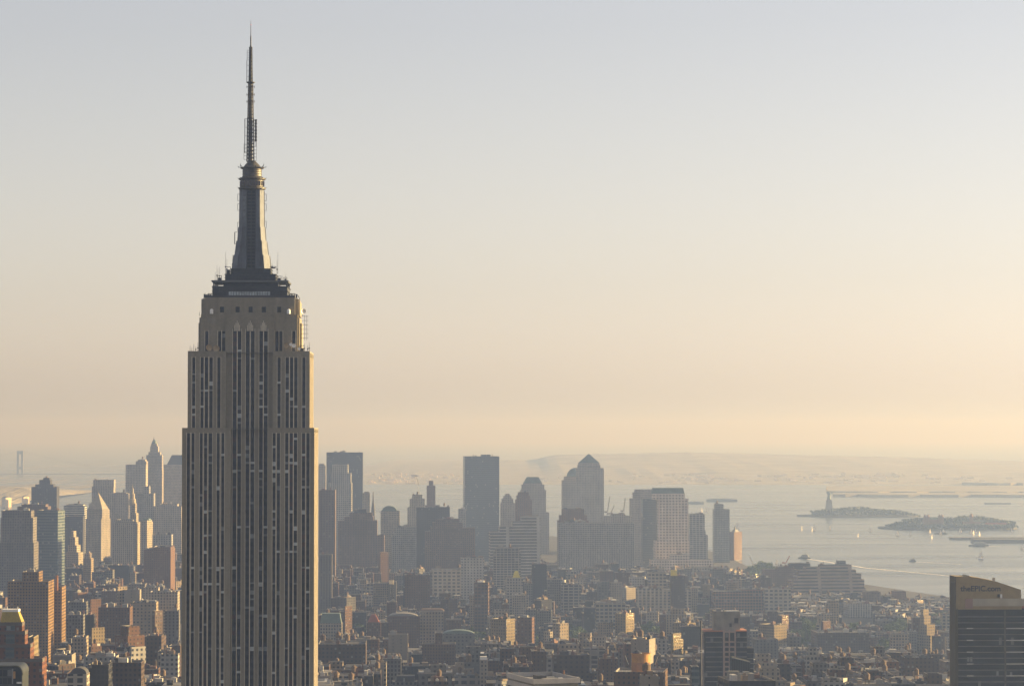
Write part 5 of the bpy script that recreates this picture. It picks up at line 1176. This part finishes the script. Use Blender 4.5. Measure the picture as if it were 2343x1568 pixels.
def pier(pts, h, name, label):
    q = MB()
    for (p0, p1, yy, dep) in pts:
        a, b_ = water_at(p0, yy), water_at(p1, yy); q.box(a.x, b_.x, a.y, a.y + dep, -1.5, h)
    o = q.build(name, mat('pier_timber', (.13, .12, .10), .9, noise=.25, nscale=.02)); tag(o, label, 'pier')
pier([(2176, 2400, 1233.5, 40)], 4, 'pier', 'long thin pier reaching in from the right edge')
pier([(2229, 2400, 1240.5, 60)], 7, 'pier', 'shorter thick pier before the long thin pier at the right')
# far flat land and hills
def ridge(name, prof, Dn, Dr, Df, seed, m, rough=10):
    """a range of hills: rises from its shore at Dn to a crest at Dr whose skyline passes through prof (px, y)"""
    rr = random.Random(seed); q = MB(); nx, ny = 90, 10; x0, x1 = prof[0][0], prof[-1][0]; V = []
    for j in range(ny + 1):
        t = j / ny; row = []
        for i in range(nx + 1):
            px = x0 + (x1 - x0) * i / nx; k = 0
            while k < len(prof) - 2 and px > prof[k + 1][0]: k += 1
            u = (px - prof[k][0]) / (prof[k + 1][0] - prof[k][0]); yy = prof[k][1] + (prof[k + 1][1] - prof[k][1]) * u
            H = max(1.0, ZC + (YH - yy) * Dr / F) + rr.uniform(-rough, 0) * .5
            X = (px - CX) / F * Dr
            if t < .6: f = (t / .6); yD = Dn + (Dr - Dn) * f; h = H * (f ** 1.3) * (1 if f < 1 else 1) + rr.uniform(-rough, rough) * .4 * f * (1 - f) * 2
            else: f = (t - .6) / .4; yD = Dr + (Df - Dr) * f; h = H * (1 - f)
            row.append((X, yD, h - 1.4 + (0.6 if 0 < j < ny else 0)))
        V.append(row)
    for j in range(ny):
        for i in range(nx): q.quad([V[j][i], V[j][i + 1], V[j + 1][i + 1], V[j + 1][i]])
    o = q.build(name, m, smooth=True); tag(o, kind='structure'); return o
m_hill = mat('hill_woods_hazed', (.235, .225, .185), .95, noise=.35, nscale=.004)  # much paler than woods: distance haze is put into the colour
ridge('hills', [(600, 1108), (700, 1085), (830, 1067), (960, 1060), (1080, 1056), (1160, 1052), (1215, 1052), (1260, 1040), (1330, 1037), (1450, 1034), (1560, 1032.5), (1680, 1034), (1800, 1038), (1950, 1041), (2100, 1045), (2250, 1050), (2420, 1056)], 13700, 19500, 26000, 4, m_hill, 14)
ridge('hills', [(-160, 1098), (-60, 1096), (60, 1093), (160, 1090), (240, 1086), (300, 1085), (360, 1087), (520, 1092), (640, 1106)], 12500, 17000, 24000, 5, m_hill, 10)
ridge('shore', [(-120, 1124), (-40, 1112), (20, 1110), (60, 1115), (90, 1124), (110, 1135)], 9800, 10800, 12500, 6, m_hill, 8)
def flat(px0, px1, yn, yf, name, seed, h=6):
    rr = random.Random(seed); A = [on_plane(px0 + (px1 - px0) * k / 20, yn + rr.uniform(-.8, .3) - (5 * (1 - k / 3) * .3 if k < 3 else 0), 0) for k in range(21)]; Bq = [on_plane(px0 + (px1 - px0) * k / 20, yf + rr.uniform(-.2, .4), 0) for k in range(20, -1, -1)]
    o = MB().column([(p.x, p.y) for p in A + Bq], -2, h).build(name, m_hill); tag(o, kind='structure')
flat(1905, 2480, 1136, 1131, 'far_land', 2, 9); flat(1890, 2480, 1128, 1113, 'far_land', 3, 7); flat(2200, 2480, 1110, 1106.5, 'far_land', 4, 12); 
# pale buildings scattered on the far shore: too many and too small to count
rr = random.Random(21); q = MB()
for k in range(230):
    z = rr.random()
    px = rr.choice((rr.gauss(1610, 38), rr.uniform(1200, 2340), rr.uniform(840, 1060), rr.gauss(1950, 120)))
    if not 830 < px < 2400: continue
    D = rr.uniform(13900, 15600); f = (D - 13700) / 5800; p = at(px, 1090, D); w_ = rr.uniform(6, 18); h = rr.uniform(3, 10); zb = max(0, 100 * f ** 1.3)
    q.box(p.x - w_, p.x + w_, D, D + 20, zb - 3, zb + h)
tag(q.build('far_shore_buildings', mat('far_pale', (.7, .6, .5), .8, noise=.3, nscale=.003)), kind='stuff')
for px, py, w_ in ((8, 1139, 13), (52, 1137, 5), (78, 1139, 11)):
    p = at(px, py, 9700); s = 9700 / F; r = empty('dockside_shed', (p.x, 9700, 0), radians(-30)); tag(r, {8: 'pale sunlit shed on the far shore at the left edge', 52: 'small pale sunlit gable on the far left shore', 78: 'long pale sunlit shed right of the small gable on the far left shore'}[px], 'shed')
    h = max(5, p.z) + 2; MB().box(-w_ * s / 2, w_ * s / 2, 0, 30, -1, h).build('wall', mat('shed_pale', (.62, .52, .40), .8), r); MB().frustum(-w_ * s / 2 - 1, w_ * s / 2 + 1, -1, 31, h, -w_ * s / 2, w_ * s / 2, 14, 16, h + 5).build('roof', ROOF['grey'], r)
def bridge():
    D = 17000; s = F / D; c = at(46, 1060, D); r = empty('suspension_bridge', (c.x, D, 0)); tag(r, 'faint far suspension bridge tower in the haze at the left', 'bridge')
    Z = lambda y: ZC + (YH - y) / s; m = mat('bridge_steel', (.10, .11, .12), .7, noise=0)
    q = MB()
    for x0 in (-5, 5): q.box(x0 / s - 5.5, x0 / s + 5.5, -8, 8, -1, Z(1030))
    q.box(-5 / s, 5 / s, -6, 6, Z(1038), Z(1031)); q.box(-5 / s, 5 / s, -6, 6, Z(1072), Z(1067)); q.build('tower', m, r)
    MB().box(-900, 1300, -14, 14, Z(1085), Z(1083)).build('deck', m, r)
    q = MB(); N_ = 18
    for sg in (-1, 1):
        for yy in (-13, 13):
            for k in range(N_):
                f = lambda t: (sg * t * 1000, yy, Z(1083) + 3 + (Z(1031) - Z(1083)) * (1 - t) ** 2)
                q.tube(f(k / N_), f((k + 1) / N_), 0.4, n=4)
    q.build('cable', m, r)
bridge()
# ------------------------------------------------------------------ the low city between the landmarks
import numpy as np
LM = []   # landmarks used to describe where a building stands: (px, py, short name)
for px, py, n_ in ((568, 1300, 'the tall limestone tower'), (33, 1410, 'the gold roofed building'), (70, 1340, 'the brick apartment slab'), (226, 1180, 'the pyramid tower'), (318, 1510, 'the white corner building'), (266, 1400, 'the dark red brown block'),
    (290, 1530, 'the wide brown block'), (375, 1365, 'the pale gridded block'), (392, 1510, 'the white gridded building'), (235, 1505, 'the low white roofs'), (758, 1412, 'the green mansard roof'), (855, 1410, 'the red roofed church'), (925, 1405, 'the curved blue grey roof'), (988, 1400, 'the cream classical building'),
    (1050, 1444, 'the green copper hall'), (912, 1460, 'the blank tan block'), (785, 1480, 'the big brown warehouse'), (1004, 1480, 'the dark red building with a roof block'), (1072, 1510, 'the bright water tank'), (1185, 1330, 'the white honeycomb block'), (1155, 1430, 'the yellow ended block'), (1030, 1310, 'the pale loft'),
    (826, 1230, 'the massive brown building'), (1160, 1270, 'the dark concrete gridded tower'), (1240, 1540, 'the white rimmed roof'), (1305, 1510, 'the tan brown apartment block'), (1467, 1510, 'the orange drum'), (1390, 1340, 'the split grey block'), (1430, 1420, 'the sunlit yellow block'), (1516, 1360, 'the big pale loft'), (1548, 1460, 'the slim yellow tower'),
    (1603, 1470, 'the dark mast'), (1660, 1440, 'the dark glass tower'), (1700, 1540, 'the flat dark roof'), (1765, 1440, 'the two yellow faces'), (1684, 1360, 'the long reddish loft'), (1775, 1350, 'the pale gridded loft'), (1890, 1310, 'the wide banded riverside building'), (1918, 1460, 'the very wide warehouse'), (2120, 1420, 'the glowing tan tower'), (2056, 1358, 'the red warehouse with a sail'),
    (2094, 1510, 'the brown apartment block by the lettered tower'), (2250, 1400, 'the lettered tower'), (1625, 1290, 'the long white gridded building'), (1540, 1310, 'the yellow wrapped roof'), (440, 1480, 'the left edge of the tall tower'), (120, 1560, 'the bottom left corner')):
    LM.append((px, py, n_))
PX, PY = np.array([l[0] for l in LM], float), np.array([l[1] for l in LM], float)
LIMIT = [(-200, 1275), (120, 1290), (300, 1268), (420, 1262), (735, 1285), (900, 1300), (1100, 1285), (1300, 1282), (1480, 1290), (1680, 1298), (1745, 1312), (1990, 1356), (2180, 1372), (2600, 1376)]
def limit(px):
    for (a, ya), (b_, yb) in zip(LIMIT, LIMIT[1:]):
        if a <= px <= b_: return ya + (yb - ya) * (px - a) / (b_ - a)
    return 1300
SH = [(0, 1500), (2400, 1150), (3600, 900), (4423, 690), (5420, 455), (6200, 430)]
def shore_x(D):
    for (a, xa), (b_, xb) in zip(SH, SH[1:]):
        if a <= D <= b_: return xa + (xb - xa) * (D - a) / (b_ - a)
    return 430
PROT = []     # (px0, px1, lowest picture row that has to stay visible, distance)
for bx, by, bw, bd, br, bz, p0, p1, py, near in BOXES:
    if near < 4000: PROT.append((p0, p1, py + min(48, 12 + 0.7 * (p1 - p0)) * (1.0 if near > 2200 else 1.3), near))
    else: PROT.append((p0, p1, min(1268, py + 60), near))
for t_ in ((1611, 1724, 1560, 1900), (2170, 2400, 1568, 1500), (1440, 1495, 1540, 1700), (1602, 1605, 1540, 1750), (0, 60, 1568, 1690)): PROT.append(t_)
TREES = []     # (px, ytop, spread): where clumps of trees show among the roofs
for cx_, cy_, n_, sx_, sy_ in ((1324, 1447, 10, 22, 10), (1208, 1466, 8, 18, 10), (1395, 1440, 5, 12, 8), (958, 1466, 6, 18, 9), (1096, 1452, 7, 16, 10), (1852, 1424, 8, 20, 9), (1828, 1452, 8, 24, 13), (2051, 1432, 6, 14, 7), (2150, 1420, 7, 16, 18), (1754, 1299, 7, 13, 3), (1722, 1304, 4, 12, 3), (1480, 1440, 4, 14, 6), (102, 1508, 3, 6, 3), (1960, 1432, 4, 12, 5), (2030, 1470, 5, 20, 10), (650 + 170, 1432, 3, 10, 5), (700 + 930, 1408, 3, 8, 4)):
    rt_ = random.Random(cx_)
    for k in range(int(n_ * 2.4)): TREES.append((cx_ + rt_.gauss(0, sx_ * .7), cy_ + rt_.gauss(0, sy_ * .6), cx_))
TG = {}
for x, y, c_ in TREES: TG.setdefault(c_, []).append((x, y))
for c_, l in TG.items():
    xs = [p[0] for p in l]; ys = [p[1] for p in l]; D_ = 248 * F / (max(ys) - YH)
    PROT.append((min(xs) - 4, max(xs) + 4, max(ys) + 5, D_ - 60))
rf = random.Random(2024)
def pick(ws):
    t = rf.random() * sum(w_ for _, w_ in ws)
    for k, w_ in ws:
        t -= w_
        if t <= 0: return k
    return ws[-1][0]
ADJ = {'brick': 'red brick', 'brown': 'brown brick', 'tan': 'tan brick', 'lime': 'pale stone', 'grey': 'grey', 'white': 'white', 'dark': 'dark', 'redbrown': 'dark red', 'palebrick': 'pale brick', 'loft': 'pale gridded', 'redloft': 'red gridded', 'stone': 'grey stone', 'blank': 'blank walled tan', 'concrete': 'concrete', 'yellow': 'yellow'}
cand = []
def lattice(rot, D0, D1, inside, wr, seed):
    rr_ = random.Random(seed); rt = radians(rot); ex = (cos(rt), sin(rt)); ey = (-sin(rt), cos(rt)); v = -6000.0
    while v < 7500:
        for half in (0, 1):
            dep = rr_.uniform(24, 30)
            u = -5000.0 + rr_.uniform(0, 40); run = 0
            while u < 5000:
                w_ = rr_.uniform(*wr) * (1.35 if rr_.random() < .12 else 1)
                cxw = ex[0] * (u + w_ / 2) + ey[0] * (v + dep / 2); cyw = ex[1] * (u + w_ / 2) + ey[1] * (v + dep / 2)
                u += w_ + .05; run += w_
                if run > 190: u += 26; run = 0
                if not (D0 < cyw < D1): continue
                px = CX + F * cxw / cyw
                if -60 < px < 2420 and inside(px, cyw) and cxw < shore_x(cyw) - 45: cand.append([cxw, cyw, w_ - .1, dep - rr_.uniform(.2, 5), rt])
            v += dep + .2
        v += 17
VIL = lambda px, D: 1235 < px < 2420 and 2480 < D < 4150
lattice(1.7, 1750, 5350, lambda px, D: not VIL(px, D), (10, 25), 3)
lattice(-4, 2480, 4150, VIL, (11, 24), 5)
def near_box(x, y, r):
    for bx, by, bw, bd, br, *_ in BOXES:
        R_ = hypot(bw, bd) / 2 + r
        dx, dy = x - bx, y - by
        if abs(dx) > R_ or abs(dy) > R_: continue
        a = abs(dx * cos(br) + dy * sin(br)) - bw / 2; b_ = abs(-dx * sin(br) + dy * cos(br)) - bd / 2
        if max(a, b_) < r * .8: return True
    return False
FILL = []
for cxw, cyw, w_, d_, rt in cand:
    if rf.random() < .13: rt = radians(rf.uniform(-50, -34)); w_, d_ = w_ * .72, d_ * .72
    if near_box(cxw, cyw, min(w_, d_) / 2 + 1): continue
    D = cyw - d_ / 2; px = CX + F * cxw / cyw; hw = (abs(cos(rt)) * w_ + abs(sin(rt)) * d_) / 2 * F / cyw
    if any(abs(px - q[0]) < hw + 5 and abs(D - 248 * F / (q[1] - YH)) < 38 for q in TREES): continue
    v = rf.random()
    if D < 2750: h = min(92, max(14, ZC - (rf.uniform(1448, 1600) - YH) * D / F))
    elif D < 3300: h = rf.uniform(14, 30) if v < .5 else rf.uniform(30, 58)
    elif D < 3900: h = rf.uniform(12, 26) if v < .62 else (rf.uniform(24, 42) if v < .90 else rf.uniform(38, 62))
    elif D < 4700: h = rf.uniform(14, 28) if v < .7 else rf.uniform(26, 50)
    else: h = rf.uniform(18, 34) if v < .7 else rf.uniform(34, 62)
    if px > 1700 and D > 2600: h *= .9
    ymin = limit(px) + rf.uniform(0, 26)
    for p0, p1, yl, pd in PROT:
        if pd > D - 2 and p0 - hw < px < p1 + hw: ymin = max(ymin, yl + rf.uniform(0, 10))
    h = min(h, ZC - (ymin - YH) * D / F)
    if D > 3700 and px > 1750: h = min(h, 15)
    if h < 7: 
        if h < 3.5: continue
        h = max(h, 4.5)
    yt = YH + (ZC - h) * F / D
    if yt > 1580: continue
    FILL.append([px, hw, yt, D, h, cxw, cyw, w_, d_, rt])
# how much of each building the picture shows: paint silhouettes from near to far
FILL.sort(key=lambda f: f[3]); NX, NY = 1171, 784; buf = np.zeros((NY, NX), bool)
items = [(f[3], f[0] - f[1], f[0] + f[1], f[2], i) for i, f in enumerate(FILL)] + [(b_[9], b_[6], b_[7], b_[8], -1) for b_ in BOXES] + [(1280, 414, 732, 700, -1), (1900, 1611, 1724, 1440, -1), (1500, 2175, 2400, 1350, -1), (1700, 1408, 1521, 1533, -1), (1400, 1150, 1328, 1536, -1), (1300, 0, 50, 1522, -1)]
items.sort(); vis = np.zeros(len(FILL))
for D, a, b_, yt, i in items:
    x0, x1, y0 = max(0, int(a / 2)), min(NX, int(b_ / 2) + 1), max(0, int(yt / 2))
    if x1 <= x0 or y0 >= NY: continue
    r_ = buf[y0:, x0:x1]
    if i >= 0: vis[i] = r_.size - r_.sum()
    r_[:] = True
order = np.argsort(-vis); KEEP = 292
shown = [int(i) for i in order[:KEEP] if vis[i] > 3]; rest = [int(i) for i in order[KEEP:] if vis[i] > 0]
PAL_NEAR = [('brown', 6), ('redbrown', 5), ('grey', 4), ('tan', 2.2), ('palebrick', 1.2), ('brick', 3), ('dark', 3), ('white', .6), ('lime', 1.2), ('loft', 1), ('blank', 1.2), ('stone', 2)]
used = {}
WHERE = lambda dx, dy: ('left of' if dx < 0 else 'right of') if abs(dx) > 1.6 * abs(dy) else (('below' if dy > 0 else 'above') if abs(dy) > 1.6 * abs(dx) else (('below left of' if dx < 0 else 'below right of') if dy > 0 else ('above left of' if dx < 0 else 'above right of')))
def describe(px, py, h, w_, style, rf_, feat, used):
    size = 'tall' if h > 45 else ('low' if h < 16 else 'mid height'); wid = 'slim ' if w_ < 16 else ('broad ' if w_ > 30 else '')
    d2 = (PX - px) ** 2 + (PY - py) ** 2
    for k in np.argsort(d2)[:5]:
        dx, dy = px - PX[k], py - PY[k]; ds = math.sqrt(d2[k])
        for near in (('just ', '') if ds < 60 else ('',)):
            base = '%s%s %s building with %s, %s%s %s' % (wid, size, ADJ[style], feat, near, WHERE(dx, dy), LM[k][2])
            for lab in (base, base.replace(' building', ' block'), base.replace(' building', ' %s roofed building' % rf_)):
                if lab not in used and len(lab.split()) <= 16: used[lab] = 1; return lab
    base = '%s%s %s house, %s %s' % (wid, size, ADJ[style], 'near', LM[int(np.argmin(d2))][2])
    for n_ in ('nearer', 'farther', 'lower', 'higher', 'sunnier', 'darker'):
        lab = base + ', the ' + n_ + ' one'
        if lab not in used: used[lab] = 1; return lab
    return base
ROOFS = [('dark', 6), ('grey', 4), ('silver', .9), ('brown', 1.5)]
KIND = {'loft': 'loft_building', 'redloft': 'loft_building', 'concrete': 'loft_building'}
for i in shown:
    px, hw, yt, D, h, cxw, cyw, w_, d_, rt = FILL[i]
    st = pick(PAL_NEAR); rk = pick(ROOFS)
    r = empty(KIND.get(st, 'city_building'), (cxw, cyw, 0), rt)
    q = walls(MB(), -w_ / 2, w_ / 2, -d_ / 2, d_ / 2, 0, h, 1.0, .45, 0, 1); vr = rf.randrange(4); q.build('wall', [sty(st, False, vr), CORN], r)
    MB().box(-w_ / 2 + .35, w_ / 2 - .35, -d_ / 2 + .35, d_ / 2 - .35, h - 1.3, h - .9).build('roof', ROOF[rk], r)
    feat = []; v = rf.random()
    if v < .22 and w_ > 15 and h > 12:
        a, b_ = w_ * rf.uniform(.4, .7), d_ * rf.uniform(.45, .7); ox = rf.uniform(-.15, .15) * w_; uh = rf.uniform(3.2, 8)
        hmax = ZC - (max(limit(px), yt - 12) - YH) * D / F
        if h + uh < hmax + 6:
            q = walls(MB(), ox - a / 2, ox + a / 2, -b_ / 2, b_ / 2, h - .95, h + uh, .8, .4, 0, 1); q.build('penthouse', [sty(st, False, vr), CORN], r); feat = 'a penthouse floor'
    if not feat and v < .5: put_tank(r, rf.uniform(-.3, .3) * w_, rf.uniform(-.2, .3) * d_, h - .9, rf.uniform(1.4, 2.1), rf.uniform(2.8, 3.6)); feat = 'a water tank'
    n0 = rf.choice((2, 2, 3, 4, 5)); clutter(r, -w_ / 2, w_ / 2, -d_ / 2, d_ / 2, h - .9, n0, rnd=rf, big=.8)
    if not feat: feat = 'several roof boxes' if n0 > 2 else 'two roof boxes'
    if rf.random() < .3 and w_ > 10:
        q = MB(); z = h - 1.1; q.box(-w_ / 2 - .6, w_ / 2 + .02, -d_ / 2 - .6, -d_ / 2 - .003, z, z + .9); q.build('cornice', CORN, r)
    tag(r, describe(px, yt, h, w_, st, {'dark': 'black', 'grey': 'grey', 'silver': 'pale', 'brown': 'brown'}[rk], feat, used), 'building', 'lower city buildings')
MASS = ['brown', 'redbrown', 'grey', 'tan', 'brick', 'white', 'dark', 'stone']
q = MB(); mats_ = [sty(s_) for s_ in MASS] + [ROOF['dark'], ROOF['grey'], ROOF['silver'], M_WOOD, CLUT[3], CLUT[1]]
for i in rest:
    px, hw, yt, D, h, cxw, cyw, w_, d_, rt = FILL[i]; c_, s_ = cos(rt), sin(rt); m = rf.randrange(8) if rf.random() < .8 else rf.choice((0, 1, 2)); rm = 8 + rf.choice((0, 0, 0, 1, 1, 2))
    def put(x0, x1, y0, y1, z0, z1, m, mt):
        n = len(q.v)
        for z in (z0, z1):
            for x, y in ((x0, y0), (x1, y0), (x1, y1), (x0, y1)): q.v.append((cxw + c_ * x - s_ * y, cyw + s_ * x + c_ * y, z))
        for k, f in enumerate([(0, 1, 5, 4), (1, 2, 6, 5), (2, 3, 7, 6), (3, 0, 4, 7), (4, 5, 6, 7)]): q.f.append(tuple(n + j for j in f)); q.m.append(mt if k == 4 else m)
    put(-w_ / 2, w_ / 2, -d_ / 2, d_ / 2, 0, h, m, rm)
    for k in range(rf.choice((1, 1, 2, 3, 4))):
        a, b_ = rf.uniform(2, 5), rf.uniform(2, 6); x, y = rf.uniform(-.35, .35) * w_, rf.uniform(-.35, .35) * d_; put(x - a / 2, x + a / 2, y - b_ / 2, y + b_ / 2, h + .002, h + rf.uniform(1.4, 4), rf.choice((m, m, 12, 13)), 8)
    if rf.random() < .25: n = len(q.v); x, y = rf.uniform(-.3, .3) * w_, rf.uniform(-.3, .3) * d_; q.lathe([(1.6, h + 2.5), (1.6, h + 6), (.1, h + 7.5)], 7, cxw + c_ * x - s_ * y, cyw + s_ * x + c_ * y, 11)
o = q.build('distant_low_city', mats_); tag(o, kind='stuff')
print('FILL', len(FILL), 'shown', len(shown), 'mass', len(rest), 'minvis', vis[order[min(KEEP, len(order) - 1)]])
# ------------------------------------------------------------------ trees among the roofs
m_leaf = []
for n_, c_ in (('deep', (.05, .08, .03)), ('mid', (.08, .12, .04)), ('light', (.12, .16, .05))): m_leaf.append(mat('leaves_' + n_, c_, .9, noise=.3, nscale=.5))
m_bark = mat('bark', (.07, .055, .04), .9, noise=.2)
def tree_meshes(seed):
    rr = random.Random(seed); q = MB(); blobs = []
    for k in range(11):
        a, e = rr.uniform(0, 6.28), rr.random(); R_ = rr.uniform(1.2, 3.9) * (1 - .45 * e); blobs.append((R_ * cos(a), R_ * sin(a), 5.2 + 6.4 * e, rr.uniform(1.3, 2.4)))
    for bx, by, bz, br in blobs:
        mi = rr.choice((0, 0, 1, 1, 2))
        for k in range(46):
            d = Vector((rr.gauss(0, 1), rr.gauss(0, 1), rr.gauss(0, .8))).normalized() * br * rr.uniform(.55, 1.08); c = Vector((bx, by, bz)) + d
            a, e = rr.uniform(0, 6.28), rr.uniform(-1, 1.2); u = Vector((cos(a), sin(a), .1)); v = Vector((-sin(a) * sin(e), cos(a) * sin(e), cos(e))); s_ = rr.uniform(.3, .62)
            q.quad([c - u * s_ - v * s_ * .5, c + u * s_ * .7 - v * s_ * .8, c + u * s_ + v * s_ * .5, c - u * s_ * .6 + v * s_ * .8], mi if rr.random() < .75 else rr.randrange(3))
    cm = q.mesh('crown', m_leaf)
    t_ = MB().tube((0, 0, -.2), (.1, .05, 4.2), .34, .22, n=7)
    for bx, by, bz, br in blobs[:6]: t_.tube((.1, .05, rr.uniform(2.8, 4.2)), (bx * .8, by * .8, bz - .4), .15, .05, n=5)
    return cm, t_.mesh('trunk', m_bark)
TM = [tree_meshes(k) for k in range(4)]
NAMES = {1324: 'pale green tree in the rounded park clump below the tan loft', 1208: 'dark tree in the clump right of the yellow ended block', 1395: 'tree by the low sunlit tan building', 958: 'tree in the clump right of the blank tan block', 1096: 'dark tree beside the green copper hall', 1852: 'tree in the green strip below the pale gridded loft', 1828: 'tree in the green strip right of the two yellow faces',
    2051: 'tree below the red warehouse with a sail', 2150: 'tree on the green strip right of the glowing tan tower', 1754: 'tree on the shore left of the brown block by the river', 1722: 'shore tree at the foot of the grey leaning crane', 1480: 'tree left of the big pale loft base', 102: 'rooftop tree beside the gold roofed building', 1960: 'tree behind the very wide warehouse', 2030: 'tree right of the very wide warehouse', 820: 'tree near the red roofed church', 1630: 'tree above the dark glass tower'}
ri = random.Random(9)
for k, (px, py, c_) in enumerate(TREES):
    D = 248 * F / (py - YH)
    if c_ == 102: continue
    p = at(px, py, D); sc = ri.uniform(1.0, 1.5) * (1.3 if c_ in (1754, 1722) else 1)
    r = empty('tree', (p.x, D, 0), ri.uniform(0, 6.28)); r.scale = (sc * 1.15, sc * 1.15, sc); cm, tm = TM[k % 4]
    tag(r, NAMES[c_], 'tree', 'trees, ' + NAMES[c_].split(' ', 1)[1])
    for nm, me in (('crown', cm), ('trunk', tm)):
        o = bpy.data.objects.new(nm, me); COL.objects.link(o); o.parent = r
